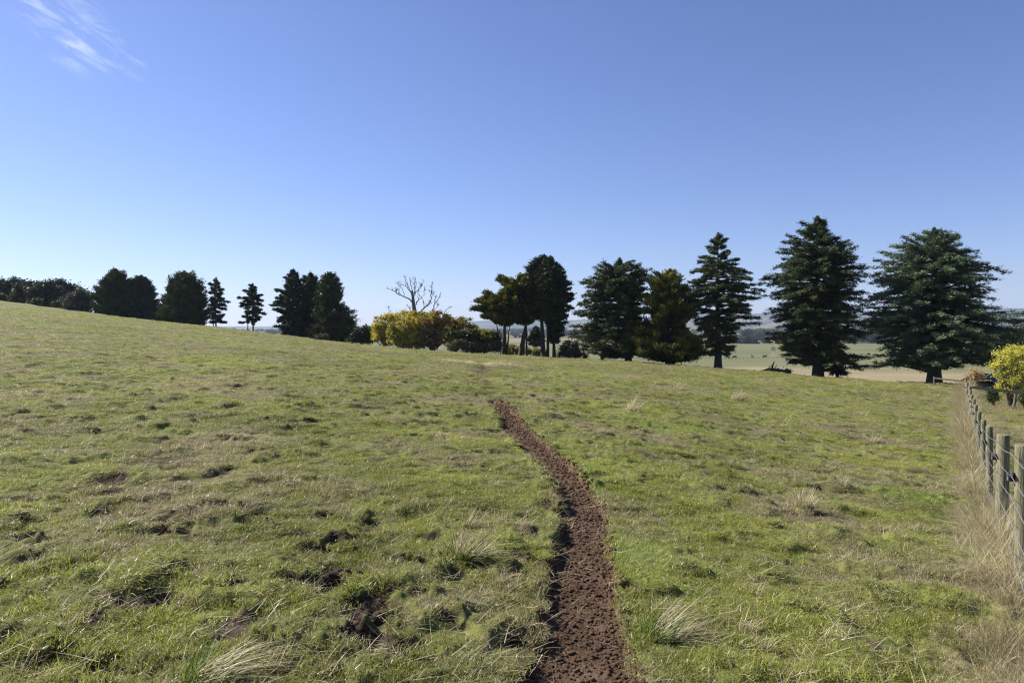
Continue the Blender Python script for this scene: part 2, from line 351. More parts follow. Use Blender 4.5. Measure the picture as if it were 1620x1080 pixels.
extra = np.stack([np.tan(rt)*rp, rp, rng.uniform(.04, .12, 900)*(1+rp/45), rng.uniform(.02, .05, 900)], 1)
keep = ((extra[:, 1] > 9) | (rng.random(900) < .55)) & (extra[:, 0] < .2*extra[:, 1])
PUG = np.vstack([PUG, extra[keep]])
def field_parts(X, Y, fine=True):
    r = np.hypot(X, Y)
    z = np.zeros_like(X); bare = np.zeros_like(X)
    lim = (r < 110)
    x = X[lim]; y = Y[lim]; zz = np.zeros_like(x); bb = np.zeros_like(x)
    zz += (fbm(x*.5, y*.5, 3, 3)-.5)*.16+(fbm(x*2.6, y*2.6, 13, 3)-.5)*.10
    hum = np.clip((fbm(x*3.1, y*3.1, 77, 3)-.57)*6, 0, 1); zz += hum*.06
    for px_, py_, pr_, pd_ in PUG:
        m_ = (np.abs(x-px_) < pr_*2.2) & (np.abs(y-py_) < pr_*2.2)
        if not m_.any(): continue
        dx = x[m_]-px_; dy = (y[m_]-py_)
        rr_ = np.hypot(dx, dy)/pr_+(vnoise(x[m_]*14, y[m_]*14, 4)-.5)*.9+(vnoise(x[m_]*5, y[m_]*5, 14)-.5)*.5
        k = smooth(1.15-rr_); zz[m_] -= k*pd_; bb[m_] = np.maximum(bb[m_], smooth((1.05-rr_)*2.2))
        zz[m_] += np.exp(-((rr_-1.35)/.25)**2)*pd_*.35
    pt = np.clip((fbm(x*1.1, y*1.1, 55, 3)-.66)*9, 0, 1)*np.clip((fbm(x*6, y*6, 58, 2)-.4)*5, 0, 1)
    bb = np.maximum(bb, pt*.85*(x < .15*y)); zz -= pt*.02
    near = smooth((26-np.hypot(x, y))/14)
    zz += (vnoise(x*16, y*16, 8)-.5)*.022*near+(vnoise(x*38, y*38, 18)-.5)*.010*near*(.4+bb)
    s = path_sd(x, y); w_ = smooth(s/.05+.4)
    zz = zz*(1-.75*smooth(s/.08+.5))
    lump = (fbm(x*7, y*7, 21, 3)-.5)*.034+(vnoise(x*47, y*47, 23)-.5)*.010+np.clip(vnoise(x*24, y*24, 29)-.80, 0, 1)*.06
    lump = lump*(.35+1.1*np.clip((fbm(x*3, y*3, 25, 2)-.35)*3, 0, 1)); zz += w_*(-.085+lump*near+(1-near)*lump*.6)
    zz += np.exp(-((s+.06)/.05)**2)*.022*(vnoise(x*6, y*6, 41))
    # a faint worn groove goes on past the end of the bare soil
    gx = np.interp(y,  [YEND-1, YEND+4, YEND+10, YEND+18, YEND+28], [pc[-1, 0]+.2, -.75, -1.35, -1.2, -2.2]); gm = np.exp(-((x-gx)/.42)**2)*smooth((y-YEND+2)/2)*smooth((YEND+30-y)/8)
    zz -= gm*.09
    bb = np.maximum(bb, gm*np.clip((fbm(x*2.5, y*2.5, 47, 3)-.38)*4, 0, 1)*.8)
    z[lim] = zz; bare[lim] = bb*(1-w_)
    return z, bare
STRAWP = [(770, 575, 2.3, 1.1), (725, 571, 1.6, .7), (800, 573, 1.2, .8), (370, 690, .5, .25), (720, 690, .6, .2)]
STR = [(*hit(a, b_), rx, ry) for a, b_, rx, ry in STRAWP]
def H(X, Y):
    X = np.asarray(X, float); Y = np.asarray(Y, float)
    return base_h(X, Y)+field_parts(X, Y)[0]
# one sheet of ground, finer where the field is near
th = np.radians(np.concatenate([np.linspace(-180, -50, 66)[:-1], np.linspace(-50, 50, 760), np.linspace(50, 180, 66)[1:]]))[:-1]
rr = np.concatenate([[.12, .3, .6], np.geomspace(.9, 2.4, 40)[:-1], np.geomspace(2.4, 26, 560)[:-1], np.geomspace(26, 110, 230)[:-1], np.geomspace(110, 7150, 160)])
TH, RRg = np.meshgrid(th, rr); X = (np.sin(TH)*RRg).ravel(); Y = (np.cos(TH)*RRg).ravel()
zb = base_h(X, Y); zf, bare = field_parts(X, Y); Z = zb+zf
nt_, nr = len(th), len(rr)
i = np.arange(nr-1)[:, None]*nt_; j = np.arange(nt_)[None]; j2 = (j+1) % nt_
F = np.stack([i+j, i+nt_+j, i+nt_+j2, i+j2], -1).reshape(-1, 4)
r_ = np.hypot(X, Y); az = np.arctan2(X, Y)
beyond = smooth((r_-np.interp(az, RAZ, RR)-12)/18)
straw = np.zeros_like(X)
for sx_, sy_, ax_, ay_ in STR:
    k = np.hypot((X-sx_)/ax_, (Y-sy_)/(ay_*2.2)) if sy_ > 25 else np.hypot((X-sx_)/ax_, (Y-sy_)/ay_)
    straw = np.maximum(straw, smooth((1.1-k-(vnoise(X*2, Y*2, 66)-.5)*.7)*2)*np.where(r_ < 90, 1, 0)*.8)
# strip of dead growth along the fence
fx = np.interp(Y, [p_[2] for p_ in posts], [(p_[0]-CX)/FPX*p_[2] for p_ in posts]); fx = np.where(Y < 5.4, .5+.655*Y, fx)
fd = np.abs(X-fx)
straw = np.maximum(straw, smooth((.65-fd+(fbm(X*1.5, Y*1.5, 67, 3)-.5)*1.3)*2)*((Y > -5) & (Y < 48))*.4)
Vv = np.stack([X, Y, Z], 1)
psd = path_sd(X, Y); inp = (psd > 0) & (r_ < 60)
fm = inp[F].sum(1) >= 2
def submesh(name, Fsel, m, attrs):
    used = np.unique(Fsel); remap = np.zeros(len(Vv), dtype=np.int64); remap[used] = np.arange(len(used))
    return make_mesh(name, Vv[used], remap[Fsel], m, True, {k: a[used] for k, a in attrs.items()})
tag(link('ground', submesh('ground', F[~fm], M['turf'], {'bare': bare, 'beyond': beyond, 'straw': straw})), kind='structure')
tag(link('dirt_path', submesh('dirt_path', F[fm], M['soil'], {'bare': bare})), kind='structure')

# ------------------------------------------------------------------ blades, tufts, clods (stuff)
def blades(n, rad, h, wd, lean, bend, seed, spread=0, dirbias=None, nseg=2):
    """n tapering blades as one mesh: arrays of vertices and faces; rnd per blade"""
    g_ = np.random.default_rng(seed)
    a = g_.uniform(0, 2*math.pi, n); r0 = rad*np.sqrt(g_.random(n)); bx_ = np.cos(a)*r0; by_ = np.sin(a)*r0
    hh = h[0]+(h[1]-h[0])*g_.random(n)**1.3; ww = wd*(.6+.8*g_.random(n))
    la = g_.uniform(0, 2*math.pi, n) if spread == 0 else a+g_.normal(0, spread, n)
    ln = lean[0]+(lean[1]-lean[0])*g_.random(n)
    ex, ey = np.cos(la)*np.sin(ln), np.sin(la)*np.sin(ln)
    if dirbias is not None: ex = ex+dirbias[0]; ey = ey+dirbias[1]
    ez = np.cos(ln); nrm = np.sqrt(ex**2+ey**2+ez**2); ex, ey, ez = ex/nrm, ey/nrm, ez/nrm
    sa_ = g_.uniform(0, math.pi, n); sx_, sy_ = np.cos(sa_), np.sin(sa_)
    bd = bend*g_.random(n)
    V = []; ts = np.linspace(0, 1, nseg+1)
    for k, t_ in enumerate(ts):
        hx = math.hypot(1, 1)
        cx_ = bx_+ex*hh*t_+ex*bd*hh*t_*t_; cy_ = by_+ey*hh*t_+ey*bd*hh*t_*t_; cz_ = ez*hh*t_-bd*hh*t_*t_*.6
        wk = ww*(1-t_**1.5)*.5
        if k < nseg:
            V.append(np.stack([cx_-sx_*wk, cy_-sy_*wk, cz_], 1)); V.append(np.stack([cx_+sx_*wk, cy_+sy_*wk, cz_], 1))
        else: V.append(np.stack([cx_, cy_, cz_], 1))
    V = np.stack(V, 1); m_ = V.shape[1]; o_ = np.arange(n)[:, None]*m_
    Q = [o_+np.array([[2*k, 2*k+1, 2*k+3, 2*k+2]]) for k in range(nseg-1)]
    T = o_+np.array([[2*nseg-2, 2*nseg-1, 2*nseg]])
    Fs = ([np.concatenate(Q)] if Q else [])+[T]
    return V.reshape(-1, 3), Fs, np.repeat(g_.random(n), m_)
def src(name, V, F, m, rnd, coll):
    me = make_mesh(name, V, F, m, False, {'rnd': rnd}); o_ = bpy.data.objects.new(name, me); coll.objects.link(o_); return o_
def scatter(name, coll, P, rotz, scl, idx, label, tilt=None):
    me = bpy.data.meshes.new(name); me.vertices.add(len(P)); me.vertices.foreach_set('co', np.asarray(P, dtype=np.float32).ravel())
    rot = np.zeros((len(P), 3), dtype=np.float32); rot[:, 2] = rotz
    if tilt is not None: rot[:, :2] = tilt
    at = me.attributes.new('rot', 'FLOAT_VECTOR', 'POINT'); at.data.foreach_set('vector', rot.ravel())
    s3 = np.asarray(scl, dtype=np.float32); s3 = np.repeat(s3[:, None], 3, 1) if s3.ndim == 1 else s3
    at = me.attributes.new('scl', 'FLOAT_VECTOR', 'POINT'); at.data.foreach_set('vector', s3.ravel())
    at = me.attributes.new('idx', 'INT', 'POINT'); at.data.foreach_set('value', np.asarray(idx, dtype=np.int32))
    o_ = link(name, me); g_ = bpy.data.node_groups.new(name, 'GeometryNodeTree')
    g_.interface.new_socket('Geometry', in_out='INPUT', socket_type='NodeSocketGeometry'); g_.interface.new_socket('Geometry', in_out='OUTPUT', socket_type='NodeSocketGeometry')
    a = g_.nodes.new('NodeGroupInput'); b_ = g_.nodes.new('NodeGroupOutput'); ip = g_.nodes.new('GeometryNodeInstanceOnPoints'); ci = g_.nodes.new('GeometryNodeCollectionInfo')
    ci.inputs['Collection'].default_value = coll; ci.inputs['Separate Children'].default_value = True; ci.inputs['Reset Children'].default_value = True
    ip.inputs['Pick Instance'].default_value = True
    def na(nm, ty):
        q = g_.nodes.new('GeometryNodeInputNamedAttribute'); q.data_type = ty; q.inputs[0].default_value = nm; return q.outputs['Attribute']
    g_.links.new(a.outputs[0], ip.inputs['Points']); g_.links.new(ci.outputs[0], ip.inputs['Instance'])
    g_.links.new(na('idx', 'INT'), ip.inputs['Instance Index']); g_.links.new(na('rot', 'FLOAT_VECTOR'), ip.inputs['Rotation']); g_.links.new(na('scl', 'FLOAT_VECTOR'), ip.inputs['Scale'])
    g_.links.new(ip.outputs[0], b_.inputs[0])
    md = o_.modifiers.new('scatter', 'NODES'); md.node_group = g_
    return tag(o_, label, name.replace('_', ' '), kind='stuff')
def wedge(n, r0, r1, p, half=50):
    """n points in the field, density falling as r**-p"""
    u = rng.random(n); q = 2-p
    r_ = (r0**q+u*(r1**q-r0**q))**(1/q); a = np.radians(rng.uniform(-half, half, n)); return np.sin(a)*r_, np.cos(a)*r_
def bare_at(x, y): return field_parts(x, y)[1]
def ridge_ok(x, y, m_=1.5): return np.hypot(x, y) < np.interp(np.arctan2(x, y), RAZ, RR)+m_
cg = bpy.data.collections.new('blade_sources')
for k in range(7):
    V, Fs, rn = blades(95, .085, (.012, .042), .0044, (.2, 1.35), .6, 100+k); src('short_grass_%02d' % k, V, Fs, M['blade'], rn, cg)
for k in range(3):
    V, Fs, rn = blades(60, .07, (.03, .085), .0048, (.1, 1.1), .8, 120+k); src('tall_grass_%02d' % k, V, Fs, M['blade'], rn, cg)
# names sort: short 0..6, tall 7..9
def density_points(n, r0, r1, p):
    x, y = wedge(n, r0, r1, p)
    ok = ridge_ok(x, y) & (rng.random(n) > bare_at(x, y)*1.05) & (path_sd(x, y) < -.01)
    for sx0, sy0, ax0, ay0 in STR[:3]: ok &= (np.hypot((x-sx0)/ax0, (y-sy0)/(ay0*2.2)) > .95) | (rng.random(n) < .25)
    thin = fbm(x*3.2, y*3.2, 91, 3); ok &= rng.random(n) < np.clip((thin-.30)*4, .10, 1)
    return x[ok], y[ok]
xs, ys_ = [], []
for n_, r0, r1, p_ in ((26000, 1.6, 9, 0.35), (60000, 9, 34, 1.3), (70000, 34, 100, 1.2)):
    x, y = density_points(n_, r0, r1, p_); xs.append(x); ys_.append(y)
x = np.concatenate(xs); y = np.concatenate(ys_); r_ = np.hypot(x, y)
sz = rng.uniform(.75, 1.25, len(x))*(1+np.clip(r_-8, 0, 70)/26)
hz_ = (.40+.95*vnoise(x*7, y*7, 62)*rng.uniform(.6, 1.4, len(x)))*(1+np.clip(r_-8, 0, 70)/55)*(.8+.35*np.clip((fbm(x*.8, y*.8, 61, 2)-.35)*2, 0, 1))
lushm = np.clip((fbm(x*.5, y*.5, 71, 2)-.55)*6, 0, 1)
edge = (path_sd(x, y) > -.18) & (r_ < 25)
tall = rng.random(len(x)) < (.04+.10*lushm*(r_ < 30)+.22*edge)
hz_ = np.where(tall & (r_ > 12), hz_*.75, hz_)
idx = np.where(tall, rng.integers(7, 10, len(x)), rng.integers(0, 7, len(x)))
Pz = H(x, y)-.004
# low tight tufts that give the turf its lumps
xt, yt_ = wedge(30000, 3, 95, 1.25); ok = ridge_ok(xt, yt_) & (bare_at(xt, yt_) < .3) & (path_sd(xt, yt_) < -.05) & (fbm(xt*.7, yt_*.7, 131, 3) > .44); xt = xt[ok]; yt_ = yt_[ok]; q1 = np.hypot(xt, yt_)
x = np.concatenate([x, xt]); y = np.concatenate([y, yt_]); idx = np.concatenate([idx, rng.integers(7, 10, len(xt))])
s4_ = rng.uniform(.35, .9, len(xt))*(1+q1/45); sz = np.concatenate([sz, s4_]); hz_ = np.concatenate([hz_, s4_*rng.uniform(.6, 1.5, len(xt))]); Pz = np.concatenate([Pz, H(xt, yt_)-.005])
scatter('grass', cg, np.stack([x, y, Pz], 1), rng.uniform(0, 6.28, len(x)), np.stack([sz, sz, hz_], 1), idx, 'short green pasture grass over the whole field')
# dead straw lying and standing in the turf
cs = bpy.data.collections.new('straw_sources')
for k in range(4):
    V, Fs, rn = blades(16, .14, (.05, .17), .0032, (.9, 1.5), .2, 140+k); src('a_litter_%d' % k, V, Fs, M['straw'], rn, cs)
for k in range(4):
    V, Fs, rn = blades(46, .09, (.08, .26), .0036, (.15, 1.1), .7, 150+k, dirbias=(.35, -.1)); src('b_wisp_%d' % k, V, Fs, M['straw'], rn, cs)
for k in range(4):
    V, Fs, rn = blades(48, .12, (.20, .80), .0052, (.05, 1.2), 1.2, 160+k, dirbias=(-.12, -.1), nseg=4); src('c_tall_%d' % k, V, Fs, M['straw'], rn, cs)
x1, y1 = wedge(9000, 2, 60, 1.35); drym = fbm(x1*.55, y1*.55, 83, 3); ok = ridge_ok(x1, y1) & (path_sd(x1, y1) < .05*rng.random(len(x1))+.4*(rng.random(len(x1)) < .3)) & (rng.random(len(x1)) < np.clip((drym-.36)*4+.12*(x1 > 0), .10, 1)); x1 = x1[ok]; y1 = y1[ok]
i1 = rng.integers(0, 4, len(x1)); r1 = np.hypot(x1, y1); s1 = rng.uniform(.6, 1.3, len(x1))*(1+r1/40)
x2, y2 = wedge(5200, 3, 75, 0.75); m2 = fbm(x2*.22, y2*.22, 87, 3)+.15*(x2 > .12*y2)*(y2 > 12); ok = ridge_ok(x2, y2, 3) & (path_sd(x2, y2) < -.05) & (m2 > .56) & (rng.random(len(x2)) < .62); x2 = x2[ok]; y2 = y2[ok]
i2 = rng.integers(4, 8, len(x2)); r2 = np.hypot(x2, y2); s2 = rng.uniform(.35, .95, len(x2))*(1+np.clip(r2, 0, 60)/45)
# long dead grass along the fence
ff = rng.uniform(0, 1, 2600)**1.3*44+2.9; side = rng.normal(0, .20, len(ff))-.14
x3 = .50+.655*ff+side*1.2; y3 = ff; s3 = rng.uniform(.35, .95, len(ff))*np.exp(-((side+.05)/.45)**2)*np.clip(.55+ff/16, 0, 1.7)*(1+ff/120); keep = (rng.random(len(ff)) < np.clip((fbm(x3*1.1, y3*1.1, 99, 2)-.40)*6, .05, 1)) & (s3 > .2)
x3, y3, s3 = x3[keep], y3[keep], s3[keep]; i3 = rng.integers(8, 12, len(x3))
# and loose growth on the garden side
x4 = rng.uniform(12, 36, 3400); y4 = rng.uniform(12, 38, 3400); m4 = (x4 > .9+.665*y4) & (fbm(x4*.6, y4*.6, 44, 2) > .54); x4 = x4[m4]; y4 = y4[m4]; i4 = rng.integers(8, 12, len(x4)); s4 = rng.uniform(.5, 1.1, len(x4))
xa = np.concatenate([x1, x2, x3, x4]); ya = np.concatenate([y1, y2, y3, y4])
rz = rng.uniform(0, 6.28, len(xa)); n12 = len(x1)+len(x2); rz[n12:] = rng.normal(0, .7, len(xa)-n12)
rz[len(x1):n12] = rng.normal(-.2, .6, n12-len(x1))
scatter('dry_grass', cs, np.stack([xa, ya, H(xa, ya)-.008], 1), rz, np.concatenate([s1, s2, s3, s4]), np.concatenate([i1, i2, i3, i4]), 'pale dead grass and straw in the turf and along the fence')
# clods on the path and in the trodden hollows
cc = bpy.data.collections.new('clod_sources')
import bmesh
for k in range(6):
    bm = bmesh.new(); bmesh.ops.create_icosphere(bm, subdivisions=2, radius=1)
    g_ = np.random.default_rng(200+k); o3 = g_.uniform(0, 50, 3)
    for v in bm.verts:
        q = np.array(v.co); f_ = .7+.75*float(vnoise(np.array([q[0]*1.6+o3[0]+q[2]]), np.array([q[1]*1.6+o3[1]-q[2]]), k)[0])+.3*float(vnoise(np.array([q[0]*4+q[2]*3]), np.array([q[1]*4+9]), k)[0])
        v.co = v.co*f_; v.co.z *= .7
    me = bpy.data.meshes.new('clod'); bm.to_mesh(me); bm.free(); me.materials.append(M['soil']); cc.objects.link(bpy.data.objects.new('clod_%d' % k, me))
yc = np.exp(rng.uniform(math.log(2.2), math.log(18.5), 45000)); l_ = np.interp(yc, pc[:, 2], pc[:, 0]); q_ = np.interp(yc, pc[:, 2], pc[:, 1])
tq = rng.random(len(yc)); tq = np.where(rng.random(len(yc)) < .5, tq, np.where(rng.random(len(yc)) < .3, rng.beta(1, 5, len(yc)), rng.beta(5, 1, len(yc))))
xc = l_+(q_-l_)*(tq*1.10-.05); ok = path_sd(xc, yc) > -.03; xc = xc[ok]; yc = yc[ok]; sc_ = .0016+.012*rng.random(len(xc))**9; sc_ *= (.8+yc/14)
k_ = rng.integers(0, len(PUG), 3500); xp = PUG[k_, 0]+rng.normal(0, .5, 3500)*PUG[k_, 2]; yp = PUG[k_, 1]+rng.normal(0, .5, 3500)*PUG[k_, 2]; sp = .004+.014*rng.random(3500)**3
xx = np.concatenate([xc, xp]); yy = np.concatenate([yc, yp]); ss = np.concatenate([sc_, sp])
scatter('soil_clods', cc, np.stack([xx, yy, H(xx, yy)+ss*.3], 1), rng.uniform(0, 6.28, len(xx)), ss, rng.integers(0, 6, len(xx)), 'crumbled brown soil clods on the dug path')

# ------------------------------------------------------------------ single tussocks one can point to
def tussock(x, y, size, mt, label, seed, lean=(.3, -.1), green=.0, n_=260, name='grass_tussock'):
    gx_, gy_ = hit(x, y); z = float(H(np.array([gx_]), np.array([gy_]))[0])
    nd_ = int(n_*(1-green)); root = thing(name, label, 'tussock', (gx_, gy_, z-.01), 0, 'grass tussocks in the field')
    if nd_ > 5:
        V, Fs, rn = blades(nd_, size*.28, (size*.4, size*1.15), .0045+.0007*gy_*.3, (.1, .9), .8, seed, .9, lean, 4); link('dry_blades', make_mesh('dry_blades', V, Fs, M['straw'], False, {'rnd': rn}), root)
    ng = n_-nd_
    if ng > 5:
        V, Fs, rn = blades(ng, size*.35, (size*.2, size*.7), .006, (.1, 1.0), .7, seed+1, .8, (lean[0]*.5, lean[1]*.5), 3); link('green_blades', make_mesh('green_blades', V, Fs, M['lush'], False, {'rnd': rn}), root)
tussock(735, 880, .34, 0, 'large half green tussock just left of the dirt path with pale tips', 300, (.55, .1), .6, 700)
tussock(1045, 1010, .33, 0, 'tussock on the right edge of the dirt path with long straws leaning right', 302, (1.3, .35), .55, 420)
tussock(320, 1075, .34, 0, 'tussock cut by the bottom edge of the picture left of the path', 304, (1.3, .3), .6, 420)
tussock(1272, 806, .30, 0, 'brown upright tussock with a dark shadow right of the path', 306, (.2, .1), .1, 380)
tussock(832, 562, .75, 0, 'pale leaning tussock on the crest before the leaning trunk', 308, (.8, .1), 0, 200)
tussock(1165, 634, .70, 0, 'wide pale tussock in mid field below the tall cedar with bare lower trunk', 310, (.8, .1), 0, 300)
tussock(1000, 650, .55, 0, 'sparse pale tussock right of where the dirt path ends', 312, (.5, .1), .1, 180)
tussock(1070, 617, .60, 0, 'straw coloured tussock below the golden cypress', 314, (.5, .1), 0, 170)
tussock(745, 829, .24, 0, 'low grey green tussock behind the large half green one', 316, (.6, 0), .5, 200)
tussock(85, 545, .5, 0, 'dark low tussock alone on the left slope', 318, (.2, 0), .7, 220)
tussock(1382, 700, .40, 0, 'small brown tussock beside the lush green patch near the fence', 320, (.4, 0), .1, 200)
tussock(655, 592, .5, 0, 'grey tussock on the slope below the yellow shrubs', 322, (.3, 0), .2, 160)

# ------------------------------------------------------------------ trees
def leaf_quads(C3, D3, L, Wd, seed, flat=.5):
    """leaf sprays as lance shaped quads: centre, direction, length, width"""
    g_ = np.random.default_rng(seed); n_ = len(C3)
    D3 = D3/(np.linalg.norm(D3, axis=1)[:, None]+1e-9)
    u = g_.normal(0, 1, (n_, 3)); u[:, 2] *= (1-flat); S = u-(u*D3).sum(1)[:, None]*D3; S /= np.linalg.norm(S, axis=1)[:, None]+1e-9
    L = L[:, None]; Wd = Wd[:, None]
    V = np.stack([C3-D3*L*.5, C3+S*Wd*.5-D3*L*.05, C3+D3*L*.5, C3-S*Wd*.5-D3*L*.05], 1)
    return V.reshape(-1, 3), np.arange(n_*4).reshape(-1, 4)
def frame(x, d):
    az_ = math.atan((x-CX)/FPX); X = (x-CX)/FPX*d; z = gz(X, d)
    return az_, X, z
def conifer(name, label, x, d, env, m_, trunk_px, nbr=90, nleaf=45000, slope=.12, sag=-.18, leafL=.34, leafW=.10, up=.0, plate=.42, vj=.10, seed=1, lean=0, bare_h=None, dens=1.35, trunks=None, tipup=0, inner=.18, group='conifers along the crest', jit=(.70, 1.12), bl=16):
    nbr = int(nbr*dens*2.0); nleaf = int(nleaf*2.1); bl = max(8, int(bl*.8)); vj = vj*1.0; plate = plate*.80; leafW = leafW*.70; leafL = leafL*.85
    az_, X0, z0 = frame(x, d); s = d/FPX; cs_ = math.cos(az_); g_ = np.random.default_rng(seed)
    root = thing(name, label, 'tree', (X0, d, z0-.15), -az_, group)
    env = sorted(env); ey = np.array([e[0] for e in env], float)
    hz0 = lambda y: (HY-y)*s+ZC-z0+.15                      # height over the foot
    eh = hz0(ey)[::-1]; el = ((x-np.array([e[1] for e in env]))*s*cs_)[::-1]; er = ((np.array([e[2] for e in env])-x)*s*cs_)[::-1]
    hb, ht = eh[0], eh[-1]
    lx = lambda h: lean*s*np.clip(h/ht, 0, 1)               # drift of the stem axis, negative is left
    wid = np.interp(np.linspace(hb, ht, 60), eh, el+er); cdf = np.cumsum(wid+.25*wid.max()); cdf = cdf/cdf[-1]
    u = (np.arange(nbr)+g_.random(nbr)*.8)/nbr; tiph = np.interp(u, cdf, np.linspace(hb, ht, 60))
    ph = np.arange(nbr)*2.39996+g_.normal(0, .35, nbr)
    L_ = np.interp(tiph, eh, el); R_ = np.interp(tiph, eh, er); Dp = (np.abs(L_)+np.abs(R_))*.5*.85
    sx_ = np.where(np.cos(ph) > 0, np.maximum(R_, .05), np.maximum(L_, .05))
    ext = 1/np.sqrt((np.cos(ph)/sx_)**2+(np.sin(ph)/np.maximum(Dp, .1))**2)
    ln = ext*1.07*np.where(g_.random(nbr) < .40, g_.uniform(.45, .9, nbr), g_.uniform(.85, jit[1], nbr))
    # steeper branches near the top
    sl = slope+(1-np.clip((ht-tiph)/(ht*.30), 0, 1))*.55+g_.normal(0, .13, nbr)
    e = np.stack([np.cos(ph), np.sin(ph), np.zeros(nbr)], 1)
    h0 = tiph-sl*ln-sag*ln; h0 = np.maximum(h0, .5 if bare_h is None else bare_h*.8)
    S0 = np.stack([lx(h0)*0+0, h0*0, h0], 1)
    dz = tiph-h0
    def bp_(k, t_):
        c_ = S0[k]+e[k]*(ln[k]*t_)[:, None]; w_ = np.sin(k*12.9898)*.16; c_[:, 0] -= e[k, 1]*w_*ln[k]*t_*t_; c_[:, 1] += e[k, 0]*w_*ln[k]*t_*t_; c_[:, 2] += dz[k]*t_-sag*ln[k]*(t_-t_*t_)*1.0; return c_
    # branchlets in a plate to both sides
    nb = nbr*bl; k = np.repeat(np.arange(nbr), bl); t0 = inner+(1-inner)*g_.random(nb)**.75; sd = g_.choice([-1, 1], nb)
    bl_len = ln[k]*plate*((1-t0)*.95+.07)*g_.uniform(.5, 1.3, nb)+.06
    ang = g_.uniform(.5, 1.15, nb); e2_ = np.stack([-e[k, 1], e[k, 0], np.zeros(nb)], 1)
    bd = e[k]*np.cos(ang)[:, None]+e2_*(np.sin(ang)*sd)[:, None]; bd[:, 2] = up+g_.normal(0, .20, nb)+tipup*t0
    B0 = bp_(k, t0)
    wsum = bl_len/bl_len.sum(); kk = g_.choice(nb, nleaf, p=wsum); tt = g_.random(nleaf)**.85
    C3 = B0[kk]+bd[kk]*(bl_len[kk]*tt)[:, None]; C3[:, 2] -= (tt**2)*bl_len[kk]*.10*(1 if tipup == 0 else -1)
    C3 += g_.normal(0, 1, (nleaf, 3))*np.array([vj, vj, vj*.7])
    tail = g_.random(nleaf) < .2; kb = g_.integers(0, nbr, nleaf); tb = inner+(1-inner)*g_.random(nleaf)**.6; Cb = bp_(kb, tb)+g_.normal(0, 1, (nleaf, 3))*vj*.9; C3[tail] = Cb[tail]
    Dd = bd[kk]+g_.normal(0, .30, (nleaf, 3)); Dd[tail] = e[kb[tail]]+g_.normal(0, .4, (tail.sum(), 3)); Dd[:, 2] += up+tipup*.6
    nl_ = max(40, int(nleaf*.006)); hl_ = ht*(1-.10*g_.random(nl_)**.8); wl_ = (ht-hl_)*.65+.02; pa_ = g_.uniform(0, 6.28, nl_)
    C3[:nl_] = np.stack([lx(hl_)*0+np.cos(pa_)*wl_*g_.random(nl_), np.sin(pa_)*wl_*g_.random(nl_), hl_+.15], 1); Dd[:nl_] = np.stack([np.cos(pa_)*.7, np.sin(pa_)*.7, np.full(nl_, .7)], 1)
    V, Fq = leaf_quads(C3, Dd, leafL*g_.uniform(.6, 1.3, nleaf), leafW*g_.uniform(.6, 1.3, nleaf), seed+5, .35)
    rad = np.hypot(C3[:, 0], C3[:, 1])/np.maximum(np.interp(C3[:, 2], eh, (np.abs(el)+np.abs(er))/2), .3)
    top = np.clip((C3[:, 2]-S0[k[kk], 2])/np.maximum(ln[k[kk]], .5), -1, 1)
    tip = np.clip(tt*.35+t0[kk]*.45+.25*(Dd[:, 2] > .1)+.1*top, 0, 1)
    # lean of the whole axis
    ax_ = np.interp(V[:, 2], [0, ht], [0, lean*s]); V[:, 0] += ax_
    G = Geo()
    tr = trunks or [(0, 0, trunk_px, lean, 1.0)]
    for (tx0, ty0, tpx, tl, frac) in tr:
        H_ = ht*frac*.97; hh_ = np.linspace(-.3, H_, 12); q = hh_/ht
        rr0 = tpx*s*.5; rad_ = np.maximum(rr0*(1-np.clip(hh_/H_, 0, 1))**.8, .02); rad_[0] = rr0*1.5; rad_[1] = rr0*1.12
        wob = np.cumsum(g_.normal(0, .04, 12)); wob[0] = wob[1] = 0
        G.tube(np.stack([tx0*s+(tl*s)*q+wob*rr0*1.5, np.full(12, ty0*1.0)+wob[::-1]*rr0*.5, hh_], 1), rad_, 9)
    for b_ in range(nbr):
        t_ = np.array([0, .3, .6, .85, .99]); P = bp_(np.full(5, b_), t_); P[:, 0] += np.interp(P[:, 2], [0, ht], [0, lean*s])
        r0 = min(.028*ln[b_]**.8+.015, trunk_px*s*.3); G.tube(P, r0*(1.05-t_), 4, False)
    link('trunk', G.mesh('trunk', M['bark'], True), root)
    link('crown', make_mesh('crown', V, Fq, m_, False, {'rnd': np.repeat(g_.random(nleaf), 4), 'tip': np.repeat(tip, 4)}), root)
    return root
